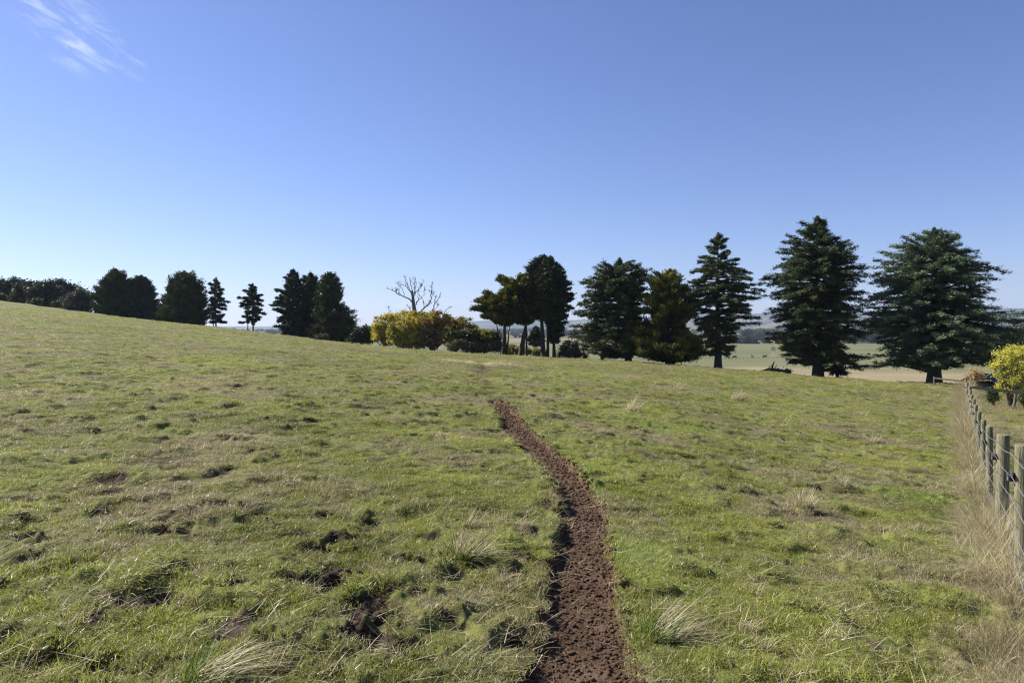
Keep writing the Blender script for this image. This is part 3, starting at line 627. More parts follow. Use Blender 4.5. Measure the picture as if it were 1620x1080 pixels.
def bushy(name, label, x, d, blobs, m_, stems=5, nleaf=16000, leaf=.16, cl=.38, nclump=150, seed=1, m2=None, twig='twig', trunk_px=3, fill=.45, group=None, cat='shrub', depthf=.8, twigs=60, lean_leaf=0, twout=1.05, flat=0):
    """rounded crowns: blobs = (x, y, rx, ry) in photo pixels; leaves sit in clumps toward the blob surfaces"""
    az_, X0, z0 = frame(x, d); s = d/FPX; cs_ = math.cos(az_); g_ = np.random.default_rng(seed)
    root = thing(name, label, cat, (X0, d, z0-.1), -az_, group)
    bl = [((bx_-x)*s*cs_, (HY-by_)*s+ZC-z0+.1, rx*s*cs_, ry*s) for bx_, by_, rx, ry in blobs]
    ar = np.array([b_[2]*b_[3] for b_ in bl]); ar = ar/ar.sum(); cen = []; tips = []
    for b_, f_ in zip(bl, ar):
        n_ = max(6, int(nclump*f_)); v = g_.normal(0, 1, (n_, 3)); v /= np.linalg.norm(v, axis=1)[:, None]; rr_ = g_.uniform(fill, 1.10, n_)**.7
        dep = (b_[2]+b_[3])/2*depthf; c_ = v*rr_[:, None]*np.array([b_[2], dep, b_[3]]); c_[:, 0] += b_[0]; c_[:, 2] += b_[1]; c_[:, 1] += g_.normal(0, .15)*dep; c_ += g_.normal(0, 1, c_.shape)*.11*np.array([b_[2], dep, b_[3]]); cen.append(c_)
    cen = np.concatenate(cen); cen = cen[cen[:, 2] > .1]; n_ = len(cen)
    crad = cl*g_.uniform(.55, 1.25, n_); k = g_.choice(n_, nleaf, p=(crad**2)/(crad**2).sum())
    off = g_.normal(0, 1, (nleaf, 3)); off /= np.linalg.norm(off, axis=1)[:, None]+1e-9; off *= (np.abs(g_.normal(0, .62, nleaf))+.12)[:, None]*crad[k][:, None]; off[:, 2] *= (.75-.35*flat)
    C3 = cen[k]+off; Dd = off/(crad[k][:, None])+g_.normal(0, .6, (nleaf, 3)); Dd[:, 2] += lean_leaf
    V, Fq = leaf_quads(C3, Dd, leaf*g_.uniform(.6, 1.4, nleaf), leaf*.62*g_.uniform(.6, 1.3, nleaf), seed+3, .2)
    tp = np.clip(.55+off[:, 2]/crad[k]*.55+(.15*(C3[:, 2] > np.median(C3[:, 2]))), 0, 1)
    G = Geo()
    for q in range(stems):
        kx = g_.integers(0, n_); tgt = cen[kx]; f0 = np.array([g_.normal(0, .25)*(1 if stems > 1 else 0)*max(b_[2] for b_ in bl)*.5, g_.normal(0, .2)*(stems > 1), -.2])
        if stems == 1: tgt = np.array([0, 0, bl[0][1]+bl[0][3]*.4])
        t_ = np.linspace(0, 1, 7)[:, None]; P = f0*(1-t_)+tgt*t_; P[:, 2] += np.sin(t_[:, 0]*math.pi)*.18*tgt[2]; P += g_.normal(0, .03*abs(tgt[2]), (7, 3))*t_
        r0 = trunk_px*s*.5; G.tube(P, r0*(1.1-t_[:, 0]*.85), 6, False)
    for q in range(twigs):
        kx = g_.integers(0, n_); tgt = cen[kx]*np.array([twout, twout, twout])+g_.normal(0, .1, 3); f0 = cen[kx]*np.array([.25, .25, .35]); t_ = np.linspace(0, 1, 6)[:, None]
        P = f0*(1-t_)+tgt*t_+g_.normal(0, .04, (6, 3))*np.linalg.norm(tgt-f0)*.5; G.tube(P, trunk_px*s*.16*(1.1-t_[:, 0]), 3, False)
    link('trunk' if cat == 'tree' else 'stems', G.mesh('stems', M[twig], False), root)
    nm = 'crown' if cat == 'tree' else 'foliage'
    link(nm, make_mesh('foliage', V, Fq, m_, False, {'rnd': np.repeat(g_.random(nleaf), 4), 'tip': np.repeat(tp, 4)}), root)
    return root

# --- right hand group, from the right
conifer('cedar_tree', 'dark cedar mostly outside the right edge, its boughs behind the yellow tree', 1690, 60,
  [(400, 1680, 1700), (440, 1650, 1730), (468, 1616, 1750), (484, 1618, 1760), (500, 1592, 1770), (520, 1586, 1780), (545, 1580, 1780), (570, 1590, 1770)],
  M['cedar'], 14, 90, 40000, .05, -.10, .30, .085, 0, .40, .10, 17, bl=16)
conifer('cedar_tree', 'broad cedar with blue green front foliage, last large tree at the right end', 1478, 53,
  [(363, 1452, 1484), (372, 1415, 1512), (388, 1392, 1528), (402, 1388, 1545), (420, 1380, 1552), (446, 1374, 1592), (462, 1368, 1560), (480, 1362, 1578), (500, 1356, 1610), (520, 1366, 1632), (540, 1385, 1630), (560, 1392, 1600), (574, 1372, 1562), (584, 1366, 1470)],
  M['cedar_blue'], 19, 150, 90000, .04, -.10, .30, .085, 0, .40, .10, 11, bl=22)
conifer('cedar_tree', 'tall dense cedar with pointed tiered crown second from the right end', 1294, 56,
  [(345, 1276, 1298), (356, 1262, 1312), (372, 1248, 1318), (388, 1244, 1350), (404, 1228, 1366), (419, 1218, 1352), (430, 1212, 1366), (450, 1214, 1358), (466, 1208, 1362), (484, 1212, 1350), (502, 1222, 1366), (520, 1236, 1380), (536, 1206, 1368), (556, 1230, 1350), (575, 1250, 1380)],
  M['cedar'], 15, 135, 80000, .08, -.10, .30, .085, 0, .38, .10, 23, bl=20)
conifer('cedar_tree', 'airy cedar with long bare lower trunk and open pointed top', 1136, 59,
  [(371, 1128, 1144), (380, 1120, 1150), (392, 1116, 1148), (404, 1106, 1162), (418, 1088, 1172), (430, 1096, 1186), (446, 1090, 1198), (464, 1082, 1208), (482, 1078, 1204), (500, 1086, 1190), (508, 1096, 1216), (524, 1106, 1178), (548, 1112, 1166), (560, 1122, 1168)],
  M['cedar'], 11, 92, 42000, .08, -.12, .32, .08, 0, .36, .09, 37, dens=0.8, bl=18, jit=(.6, 1.1))
conifer('golden_cypress', 'golden tipped cypress with upswept sprays between the two cedars', 1060, 60,
  [(428, 1030, 1062), (436, 1022, 1078), (450, 1020, 1096), (464, 1018, 1100), (480, 1010, 1100), (500, 1004, 1098), (516, 992, 1082), (528, 984, 1096), (545, 980, 1116), (556, 984, 1120), (567, 1040, 1118)],
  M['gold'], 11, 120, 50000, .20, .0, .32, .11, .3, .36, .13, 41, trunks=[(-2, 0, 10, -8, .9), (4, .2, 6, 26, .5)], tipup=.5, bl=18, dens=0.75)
conifer('cedar_tree', 'broad dark cedar with blunt layered top left of the golden cypress', 980, 62,
  [(411, 950, 1006), (420, 944, 1022), (432, 938, 1026), (446, 916, 1024), (464, 906, 1020), (480, 908, 1016), (496, 906, 1010), (506, 940, 1010), (514, 906, 1018), (528, 908, 1028), (540, 906, 1034), (554, 922, 1040), (564, 950, 1010)],
  M['cedar'], 10, 120, 62000, .05, -.06, .32, .09, 0, .42, .10, 53, trunks=[(14, 0, 10, -8, .95), (-28, .4, 6, 24, .6)], bl=20, dens=0.95)
conifer('pine_tree', 'dark dense pine with twin trunks, tallest beside the leaning cypress', 861, 68,
  [(405, 846, 858), (414, 838, 868), (424, 832, 880), (440, 830, 890), (460, 826, 894), (478, 832, 898), (492, 840, 890), (503, 846, 884)],
  M['pine'], 8, 95, 42000, .12, -.02, .36, .12, .1, .42, .13, 61, trunks=[(-1, 0, 8, -8, 1.0), (5, .2, 5.5, 4, .9)], bl=18)
conifer('pine_tree', 'dark pine on a slim straight trunk right of the twin trunked one', 877, 67,
  [(407, 868, 876), (416, 862, 886), (426, 860, 898), (440, 856, 906), (446, 858, 913), (460, 858, 908), (476, 856, 914), (490, 862, 902), (504, 866, 900), (522, 870, 892), (540, 872, 890)],
  M['pine'], 5.5, 85, 34000, .10, -.05, .36, .12, .1, .40, .12, 67, bl=16, lean=-6)
conifer('golden_cypress', 'golden green cypress on a stout leaning trunk', 823, 68,
  [(434, 796, 834), (442, 788, 846), (452, 792, 850), (462, 790, 852), (476, 792, 852), (490, 794, 850), (503, 802, 846), (509, 812, 842)],
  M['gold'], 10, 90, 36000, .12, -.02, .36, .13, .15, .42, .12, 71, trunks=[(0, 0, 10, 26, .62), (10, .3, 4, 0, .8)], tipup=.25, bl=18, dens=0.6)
conifer('golden_cypress', 'spreading flat topped cypress with many stems left of the leaning trunk', 797, 68,
  [(458, 772, 800), (466, 762, 812), (476, 750, 818), (486, 747, 820), (496, 750, 818), (504, 772, 816), (511, 786, 812)],
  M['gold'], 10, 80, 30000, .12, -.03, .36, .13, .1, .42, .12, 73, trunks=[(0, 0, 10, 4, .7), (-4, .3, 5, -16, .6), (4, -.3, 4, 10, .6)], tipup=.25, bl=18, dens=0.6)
conifer('spruce_tree', 'small dark conifer seen in the gap between the pine trunks', 848, 82,
  [(517, 845, 851), (526, 840, 857), (536, 835, 861), (547, 836, 860)], M['pine'], 2, 30, 4500, .0, -.1, .36, .13, 0, .4, .10, 79)
bushy('golden_hedge', 'low cypress shrub with flat bright golden top beneath the spreading cypress', 752, 67,
  [(725, 528, 16, 6), (748, 531, 22, 8), (770, 532, 20, 9), (765, 543, 24, 12), (738, 541, 14, 8)], M['goldhedge'], 4, 16000, .24, .42, 150, 83, flat=1, lean_leaf=.2, twigs=12)
bushy('olive_shrub', 'low dull green undergrowth at the foot of the golden hedge', 745, 66, [(725, 545, 14, 7), (745, 548, 16, 7), (770, 549, 16, 6), (785, 548, 8, 9)], M['olive'], 6, 7000, .16, .35, 90, 85)
bushy('olive_shrub', 'yellowish bush between the stout trunk and the leaning trunk', 812, 70, [(806, 552, 8, 9), (822, 554, 9, 6), (835, 556, 6, 4)], M['autumn_green'], 5, 3500, .16, .35, 60, 87)
bushy('olive_shrub', 'small yellow green bush left of the twin trunks', 852, 70, [(852, 558, 9, 6)], M['autumn_green'], 4, 1800, .16, .3, 30, 88)
bushy('olive_shrub', 'rounded twiggy olive bush left of the broad dark cedar', 908, 66, [(905, 552, 17, 14), (918, 558, 14, 9), (893, 557, 10, 9)], M['olive'], 9, 6500, .14, .35, 110, 89, twigs=120)
# --- autumn shrubs and dead tree
for (lab, x, d, bl_, mm, nl, sd_, tw, nc) in [
  ('bright yellow arching shrub at the left end of the autumn shrubs', 608, 72, [(603, 524, 15, 16), (618, 508, 20, 13), (602, 514, 15, 14), (612, 532, 12, 14), (620, 522, 12, 14)], 'autumn', 9000, 401, 70, 120),
  ('dense golden shrub in front of the dead tree', 640, 70, [(628, 531, 16, 16), (648, 513, 19, 17), (657, 532, 17, 16), (640, 541, 22, 11), (624, 520, 12, 10)], 'autumn', 13000, 402, 60, 150),
  ('orange topped shrub behind the golden one under the dead trunk', 650, 76, [(636, 501, 20, 9), (662, 503, 20, 12), (680, 506, 16, 12)], 'autumn', 7000, 403, 60, 90),
  ('bare stemmed shrub with yellow top in the middle of the autumn shrubs', 686, 70, [(682, 504, 22, 12), (698, 509, 18, 13), (674, 520, 14, 16), (692, 528, 22, 18), (680, 542, 18, 10)], 'autumn_green', 8500, 404, 220, 110),
  ('thin brownish shrub with bare twigs right of the autumn shrubs', 718, 72, [(714, 507, 22, 11), (730, 514, 20, 11), (716, 526, 20, 16), (742, 521, 14, 9), (722, 540, 22, 12)], 'autumn_green', 7500, 405, 220, 110)]:
    bushy('autumn_shrub', lab, x, d, bl_, M[mm], 12, int(nl*1.5), .17, .30, int(nc*1.7), sd_, twigs=int(tw*1.6), fill=.3, group='autumn shrubs on the crest', twout=1.10, trunk_px=1.8)
bushy('dark_shrub', 'low black green shrub left of the yellow shrubs', 575, 76, [(578, 530, 17, 12), (592, 528, 8, 10), (564, 534, 10, 8)], M['pine'], 4, 9000, .22, .4, 110, 91)
bushy('olive_shrub', 'small leafy bush on the crest below the dark conifers', 510, 77, [(510, 533, 7, 4.5), (500, 535, 5, 3)], M['olive'], 4, 1800, .16, .28, 30, 93)
# dead tree, drawn out branch by branch
az_, X0, z0 = frame(657, 78); s_ = 78/FPX; dt = thing('dead_tree', 'leafless grey dead tree rising out of the yellow shrubs', 'tree', (X0, 78, z0-.1), -az_)
def dl(x, y, dep=0): return ((x-657)*s_*math.cos(az_), dep, (HY-y)*s_+ZC-z0+.1)
G = Geo(); gd = np.random.default_rng(5)
tp_ = np.array([dl(660, 560), dl(658, 520), dl(656, 495), dl(654, 480), dl(653, 468), dl(650, 460)]); G.tube(tp_, np.array([.38, .30, .25, .2, .16, .12]), 8)
lk = [([(655, 480), (648, 474), (638, 468), (628, 464), (620, 459), (613, 457)], .12), ([(653, 466), (647, 458), (640, 452), (634, 450), (625, 449)], .08),
 ([(653, 466), (648, 458), (644, 450), (641, 440), (640, 437)], .09), ([(653, 464), (651, 455), (649, 446), (647, 440)], .07), ([(654, 466), (655, 456), (655, 448), (657, 441)], .07),
 ([(654, 468), (657, 458), (658, 448), (657, 440)], .06), ([(655, 467), (660, 461), (665, 455), (668, 448), (671, 444)], .08), ([(657, 482), (661, 476), (663, 470), (662, 460)], .08),
 ([(657, 480), (663, 474), (669, 468), (673, 463)], .06), ([(661, 498), (667, 490), (676, 482), (681, 476), (683, 462), (684, 447), (685, 446)], .14), ([(681, 476), (685, 468), (685, 460)], .05), ([(676, 484), (681, 480), (684, 477)], .05),
 ([(683, 492), (687, 484), (687, 478), (692, 474), (696, 466), (697, 462)], .10), ([(687, 490), (692, 486), (693, 482)], .05), ([(687, 480), (689, 474), (689, 470)], .05), ([(672, 488), (670, 480), (671, 476)], .05),
 ([(645, 496), (640, 492), (634, 493), (622, 499)], .08), ([(618, 500), (616, 492), (611, 480)], .05), ([(650, 492), (647, 488), (643, 484)], .05), ([(697, 497), (703, 495), (705, 490), (712, 487), (716, 485)], .07),
 ([(633, 466), (632, 459)], .04), ([(628, 464), (627, 460)], .04), ([(638, 467), (636, 458), (631, 452)], .05), ([(671, 462), (673, 458)], .03), ([(665, 455), (667, 452)], .04), ([(683, 465), (680, 461)], .04)]
for pts, r0 in lk:
    P = [np.array(dl(a, b_)) for a, b_ in pts]; dp = gd.normal(0, .5); n_ = len(P)
    P = np.array([q+np.array([gd.normal(0, .04), dp*k/n_, gd.normal(0, .04)]) for k, q in enumerate(P)]); tt_ = np.linspace(0, n_-1, n_*3); P = np.stack([np.interp(tt_, range(n_), P[:, c_]) for c_ in range(3)], 1); P[1:-1] += gd.normal(0, .035, (len(P)-2, 3))
    G.tube(P, r0*np.linspace(.75, .18, len(P)), 5)
    for q in range(5):                                        # small spurs
        k = gd.integers(len(P)//3, len(P)); v = gd.normal(0, 1, 3); v[2] = abs(v[2])+.6; v /= np.linalg.norm(v); ll = gd.uniform(.2, .6)
        Q = P[k]+np.outer(np.linspace(0, 1, 4), v*ll)+gd.normal(0, .04, (4, 3)); Q[0] = P[k]; G.tube(Q, np.array([.035, .028, .022, .015]), 3)
link('trunk', G.mesh('trunk', M['deadwood'], False), dt)

# --- left hand group
conifer('pine_tree', 'open layered pine at the left of the dark clump of three', 464, 90,
  [(427, 459, 465), (434, 452, 472), (444, 444, 476), (456, 434, 478), (466, 437, 480), (476, 430, 482), (487, 424, 482), (497, 436, 482), (512, 432, 480), (522, 446, 484), (532, 446, 486)],
  M['pine'], 5, 75, 22000, .06, -.08, .46, .15, 0, .42, .13, 101, dens=0.7, bl=14)
conifer('pine_tree', 'middle tree of the dark clump with a two pointed top', 491, 92,
  [(433, 484, 492), (440, 474, 500), (452, 472, 508), (470, 474, 512), (490, 474, 515), (510, 474, 520), (528, 470, 520)],
  M['pine'], 6, 75, 26000, .18, 0, .46, .16, .1, .42, .14, 103, bl=14, tipup=.2, dens=0.9)
conifer('cypress_tree', 'bushy green tree at the right of the dark clump', 523, 88,
  [(432, 519, 527), (438, 508, 534), (448, 504, 540), (458, 502, 544), (470, 500, 540), (484, 496, 546), (494, 494, 562), (502, 496, 567), (514, 492, 564), (526, 490, 564), (538, 500, 560)],
  M['cypress'], 6, 95, 34000, .25, .05, .44, .15, .15, .42, .14, 107, bl=16, tipup=.2)
conifer('pine_tree', 'small open pine standing alone with two thin leaders', 400, 92,
  [(450, 393, 403), (458, 385, 408), (468, 380, 414), (476, 378, 420), (484, 380, 418), (492, 379, 424), (499, 380, 428), (506, 384, 410), (512, 377, 400)],
  M['pine'], 3, 62, 8500, .05, -.10, .44, .13, 0, .34, .10, 109, trunks=[(0, 0, 3, 1, 1), (-8, 0, 2, 2, .98)], dens=0.42, bl=12)
conifer('pine_tree', 'slim pine with bare lower trunk beside the round cypress', 342, 96,
  [(440, 336, 342), (448, 330, 350), (459, 328, 356), (470, 328, 358), (482, 328, 361), (492, 330, 354), (502, 338, 364), (510, 330, 360)],
  M['pine'], 3, 50, 7500, .05, -.08, .46, .13, 0, .36, .11, 113, dens=0.42, bl=12, trunks=[(0, 0, 3, -2, 1), (-4, .3, 2, 2, .8)])
conifer('cypress_tree', 'round topped dense cypress right of the gap on the left slope', 292, 97,
  [(430, 286, 306), (438, 272, 316), (448, 268, 322), (460, 262, 328), (474, 258, 330), (488, 252, 332), (500, 250, 330), (510, 252, 328)],
  M['cypress'], 8, 110, 40000, .55, .1, .46, .17, .25, .40, .17, 127, tipup=.4, bl=16, trunks=[(8, 0, 8, 0, .7), (2, 0, 5, -20, .7)])
conifer('cypress_tree', 'tall bushy cypress at the left of the close pair on the slope', 183, 99,
  [(427, 182, 198), (434, 172, 203), (446, 158, 206), (458, 150, 207), (474, 148, 206), (488, 148, 206), (500, 148, 208)],
  M['cypress'], 8, 105, 38000, .5, .1, .46, .17, .25, .40, .17, 131, tipup=.4, bl=16)
conifer('pine_tree', 'darker tree with ragged twin top at the right of the close pair', 224, 99,
  [(437, 212, 224), (444, 208, 238), (456, 206, 244), (466, 204, 246), (478, 206, 254), (490, 208, 256), (502, 206, 252)],
  M['pine'], 5, 90, 26000, .3, .05, .46, .16, .2, .40, .15, 137, tipup=.3, bl=14, trunks=[(-4, 0, 5, -8, .95), (6, 0, 4, 6, .9)])
# rounded dark trees at the far left
for (lab, x, d, bl_, mm, sd_, nl) in [
  ('round headed dark tree at the left edge, tallest of the far left row', 22, 112, [(10, 452, 16, 9), (28, 450, 18, 9), (8, 466, 14, 10), (30, 464, 10, 12)], 'gum', 501, 16000),
  ('domed dark tree overlapping the tallest one at the far left', 40, 106, [(38, 459, 12, 10), (32, 472, 11, 11), (44, 474, 10, 10)], 'gum', 502, 11000),
  ('middle dome of the far left row, set back behind the others', 58, 114, [(57, 454, 11, 8), (54, 466, 14, 10)], 'gum', 503, 9000),
  ('wide front tree of the far left row with lumpy round head', 72, 105, [(62, 466, 14, 12), (80, 464, 16, 13), (70, 480, 22, 9)], 'gum', 504, 18000),
  ('right hand tree of the far left row beside the grey shrub', 98, 108, [(92, 455, 14, 9), (104, 462, 18, 11), (100, 475, 16, 14), (118, 460, 12, 7)], 'gum', 505, 17000)]:
    bushy('round_tree', lab, x, d, bl_, M[mm], 3, nl, .34, .8, 110, sd_, group='dark rounded trees at the far left', cat='tree', twig='bark', trunk_px=4, twigs=14, fill=.35)
bushy('grey_shrub', 'large grey leaved shrub beside the bushy cypress on the left slope', 125, 101, [(118, 480, 18, 14), (132, 474, 16, 15), (112, 487, 16, 8), (138, 484, 12, 11)], M['greyleaf'], 8, 15000, .26, .6, 130, 511, twigs=60)
for q, (x, y, rr_) in enumerate([(57, 478, 6), (89, 480, 5), (4, 470, 6), (250, 500, 8)]):
    bushy('low_bush', ['low dark bush under the domed trees at far left', 'low pale bush under the right hand far left tree', 'low bush at the very left edge of the picture', 'low bush between the close pair and the round cypress'][q], x, 98, [(x, y, rr_, rr_*.7)], M['olive'], 3, 1500, .25, .4, 24, 520+q)
# --- garden side
yt = bushy('yellow_tree', 'small round tree with bright yellow leaves over the fence', 1600, 38, [(1595, 568, 20, 19), (1612, 562, 20, 17), (1584, 582, 15, 15), (1606, 590, 22, 17), (1622, 580, 14, 22), (1600, 603, 22, 12), (1612, 612, 24, 10), (1592, 612, 12, 8)], M['yellow'], 6, 15000, .085, .26, 190, 601, cat='tree', group=None, trunk_px=5, twigs=90)
bushy('orange_shrub', 'thin orange leaved shrub beside the fence corner', 1543, 47, [(1540, 590, 9, 10), (1549, 594, 8, 8), (1538, 600, 6, 6)], M['orange'], 6, 1500, .09, .25, 50, 603, twigs=50)
bushy('clipped_shrub', 'small dark rounded shrub on the lawn behind the fence', 1572, 37, [(1571, 627, 8, 8), (1571, 621, 6, 6)], M['cypress'], 3, 3000, .08, .18, 60, 605, twigs=6)
bushy('clipped_shrub', 'dark shrub cut by the right edge below the yellow tree', 1619, 37, [(1620, 630, 5, 10)], M['cypress'], 3, 2000, .08, .18, 40, 607, twigs=6)
bushy('hedge', 'tall dark hedge in shade behind the yellow tree', 1600, 66, [(1575, 548, 22, 22), (1605, 545, 26, 24), (1640, 545, 28, 26), (1560, 560, 16, 16), (1620, 570, 40, 20)], M['pine'], 4, 26000, .22, .6, 200, 609, twigs=10)
bushy('low_bush', 'dark bush at the foot of the tall dense cedar', 1326, 56, [(1324, 584, 10, 6), (1334, 588, 6, 4), (1316, 588, 6, 4)], M['cypress'], 3, 3500, .13, .28, 50, 611, twigs=10)
bushy('low_bush', 'brown twiggy bush right of the fallen branch', 1247, 58, [(1247, 589, 6, 4)], M['olive'], 5, 900, .12, .25, 24, 613, twigs=40)
# fallen branch on the crest
X1 = (1222-CX)/FPX*56; fb = thing('fallen_branch', 'dark broken branch lying on the crest between two cedars', 'branch', (X1, 56, gz(X1, 56)))
G = Geo(); gf = np.random.default_rng(9)
G.tube([(-1.0, 0, .12), (-.3, .1, .25), (.4, 0, .22), (1.3, .1, .12)], [.06, .14, .16, .06], 7)
G.tube([(0, .1, .2), (.05, .1, .6), (.2, .1, .95)], [.10, .07, .03], 6)
for q in range(14):
    a = gf.uniform(-1, 1.3); v = gf.normal(0, 1, 3); v[2] = abs(v[2]); v /= np.linalg.norm(v); G.tube([(a, .05, .18), tuple(np.array([a, .05, .18])+v*gf.uniform(.25, .6))], [.04, .015], 4)
link('limb', G.mesh('limb', M['bark'], True), fb)

# ------------------------------------------------------------------ fences
M['post'] = plain('weathered_post', [(.28, (.062, .064, .028)), (.45, (.140, .132, .070)), (.62, (.235, .205, .130)), (.8, (.34, .29, .20))], 7, .9, .6, 18, (6, 6, .7))
M['wire'] = plain('wire', [(.3, (.35, .35, .35)), (.7, (.5, .5, .5))], 5, .45, metallic=.8)
M['plastic'] = plain('black_plastic', [(.3, (.012, .012, .016)), (.7, (.025, .025, .03))], 5, .4)
fence = thing('wire_fence', 'row of round grey wooden posts with wire running away on the right', 'fence', ((1587-CX)/FPX*7.8, 7.8, gz((1587-CX)/FPX*7.8, 7.8)))
fo = Vector(fence.location); tops = []
for k, ((x, y, d), h) in enumerate(zip(posts, posth)):
    T = P3(x, y, d); g_ = np.random.default_rng(700+k); rad = .050 if k != 1 else .064
    if k in (9, 10, 11): rad = .07
    G = Geo(); zz = np.array([-h-.35, -h*.6, -h*.2, -.015, 0]); rrr = rad*np.array([1.04, 1.02, 1.0, .99, .93]); lx_, ly_ = g_.normal(0, .012, 2)
    G.tube(np.stack([lx_*zz, ly_*zz, zz], 1), rrr, 16)
    po = link('post', G.mesh('post', M['post'], False), fence, T-np.array(fo))
    for f_ in po.data.polygons: f_.use_smooth = len(f_.vertices) == 4
    tops.append(T)
    G = Geo(); side_ = np.array([-.82, .35, 0]); 
    for hh_ in (.26,):
        c_ = side_*(rad+.02); G.box((c_[0], c_[1], -hh_), (.018, .016, .035)); G.tube([tuple(c_+np.array([-.005, -.02, -hh_+.01])), tuple(c_+side_*.035+np.array([0, 0, -hh_+.012]))], [.022, .014], 8)
        G.tube([tuple(c_+side_*.03+np.array([0, 0, -hh_-.03])), tuple(c_+side_*.03+np.array([0, 0, -hh_+.03]))], [.014, .014], 8)
    link('insulator', G.mesh('insulator', M['plastic'], False), po)
dirn = tops[0]-tops[1]; start = tops[0]+dirn*1.15; pts_ = [start]+tops
for wdrop in (.075, .25, .42, .62, .85):
    P = []
    for a, b_ in zip(pts_[:-1], pts_[1:]):
        for t_ in np.linspace(0, 1, 6)[:-1]:
            q = a*(1-t_)+b_*t_; q = q+np.array([-.066, .03, -wdrop-.03*math.sin(math.pi*t_)]); P.append(q-np.array(fo))
    P.append(pts_[-1]+np.array([-.066, .03, -wdrop])-np.array(fo)); G = Geo(); G.tube(P, np.full(len(P), .003), 4); link('wire', G.mesh('wire', M['wire'], False), fence)
# timber rail fence turning off to the right, and the low rail to the left
A0 = P3(1534, 611, 32.5)
rf = thing('rail_fence', 'round timber rail fence turning right from the wire fence past the yellow tree', 'fence', (A0[0]+.1, A0[1], gz(A0[0], A0[1])))
ro = np.array(rf.location); B0_ = P3(1640, 624, 33.5); B1_ = P3(1760, 640, 34.5); G = Geo()
G.tube([A0+(.08, 0, -.04)-ro, B0_-ro, B1_-ro], [.055, .06, .055], 10); link('rail', G.mesh('rail', M['post'], True), rf)
for q in (B0_, B1_):
    G = Geo(); zg = gz(q[0], q[1]); G.tube([(q[0]-ro[0], q[1]-ro[1]+.13, zg-.3-ro[2]), (q[0]-ro[0], q[1]-ro[1]+.13, q[2]+.08-ro[2])], [.08, .075], 14); link('post', G.mesh('post', M['post'], False), rf)
C0 = P3(1527, 603, 44.6); C1 = P3(1478, 598, 49); lf = thing('low_rail', 'dark timber rail running from the fence corner to the cedar trunk', 'fence', (C0[0], C0[1]+.2, gz(C0[0], C0[1])))
lo = np.array(lf.location); G = Geo(); G.tube([C0-lo, C1-lo], [.06, .055], 8); link('rail', G.mesh('rail', M['bark'], True), lf)
G = Geo(); G.tube([(C1[0]-lo[0], C1[1]-lo[1], gz(C1[0], C1[1])-.3-lo[2]), C1+(0, 0, .1)-lo], [.08, .07], 10); link('post', G.mesh('post', M['bark'], True), lf)
# shed in the dip behind the fence
M['iron'] = plain('blue_iron', [(.3, (.035, .045, .07)), (.7, (.06, .075, .11))], 1, .45, metallic=.2)
M['wall'] = plain('shed_wall', [(.3, (.06, .065, .08)), (.7, (.10, .105, .12))], 1, .7)
M['dark'] = plain('dark_opening', [(.3, (.01, .01, .01)), (.7, (.02, .02, .02))], 1, .9)
q = P3(1580, 600, 55); sh = thing('garden_shed', 'low shed with dark blue iron roof in the shade behind the yellow tree', 'shed', (q[0], q[1], gz(q[0], q[1])-.1), .25)
zt = q[2]-sh.location[2]; G = Geo(); hw = max(zt-.2, .5)
G.box((0, 0, hw/2), (1.9, 1.3, hw/2)); link('wall', G.mesh('wall', M['wall']), sh)
V = []; Fr = []
ncor = 80
for a, xx_ in enumerate(np.linspace(-2.2, 2.2, ncor)):
    dz_ = .02*math.sin(a*1.9); V += [(xx_, -1.65, hw+.03+dz_), (xx_, 0, hw+.72+dz_), (xx_, 1.65, hw+.03+dz_)]
for a in range(ncor-1): Fr += [[3*a, 3*a+3, 3*a+4, 3*a+1], [3*a+1, 3*a+4, 3*a+5, 3*a+2]]
ro_ = link('roof', make_mesh('roof', V, np.array(Fr), M['iron']), sh); so = ro_.modifiers.new('thick', 'SOLIDIFY'); so.thickness = .02
G = Geo(); G.box((-.6, -1.31, hw*.42), (.4, .02, hw*.40)); link('door', G.mesh('door', M['dark']), sh)
G = Geo(); G.box((.8, -1.31, hw*.58), (.4, .02, hw*.2)); link('window', G.mesh('window', M['dark']), sh)

# ------------------------------------------------------------------ the valley beyond
def far_tree(seed, m_):
    g_ = np.random.default_rng(seed); n_ = 26; v = g_.normal(0, 1, (n_, 3)); v /= np.linalg.norm(v, axis=1)[:, None]; cen = v*np.array([.42, .42, .34])*g_.uniform(.4, 1, n_)[:, None]+np.array([0, 0, .5])
    k = g_.integers(0, n_, 900); C3 = cen[k]+g_.normal(0, .075, (900, 3)); V, Fq = leaf_quads(C3, g_.normal(0, 1, (900, 3)), np.full(900, .10), np.full(900, .08), seed, .3)
    return V, Fq, np.repeat(g_.random(900), 4)
ct = bpy.data.collections.new('far_tree_sources')
for k in range(4):
    V, Fq, rn = far_tree(800+k, None); src('far_tree_%d' % k, V, Fq, M['gum'] if k < 3 else M['olive'], rn, ct)
fx_, fy_, fs_ = [], [], []
def belt(x0, x1, d0, d1, n_, h, spread=6):
    t_ = rng.random(n_); x = x0+(x1-x0)*t_; d = d0+(d1-d0)*t_+rng.normal(0, spread, n_)
    fx_.append((x-CX)/FPX*d); fy_.append(d); fs_.append(h*rng.uniform(.6, 1.25, n_))
belt(1150, 1700, 760, 840, 90, 7); belt(700, 1240, 900, 1000, 100, 7); belt(1130, 1180, 720, 700, 22, 7); belt(1225, 1300, 830, 820, 30, 8)
belt(860, 960, 1250, 1280, 70, 11, 25); belt(1180, 1310, 1000, 1150, 130, 14, 60); belt(1330, 1480, 700, 740, 110, 14, 30); belt(330, 640, 1500, 1600, 120, 12, 40); belt(1300, 1620, 1300, 1500, 150, 16, 120)
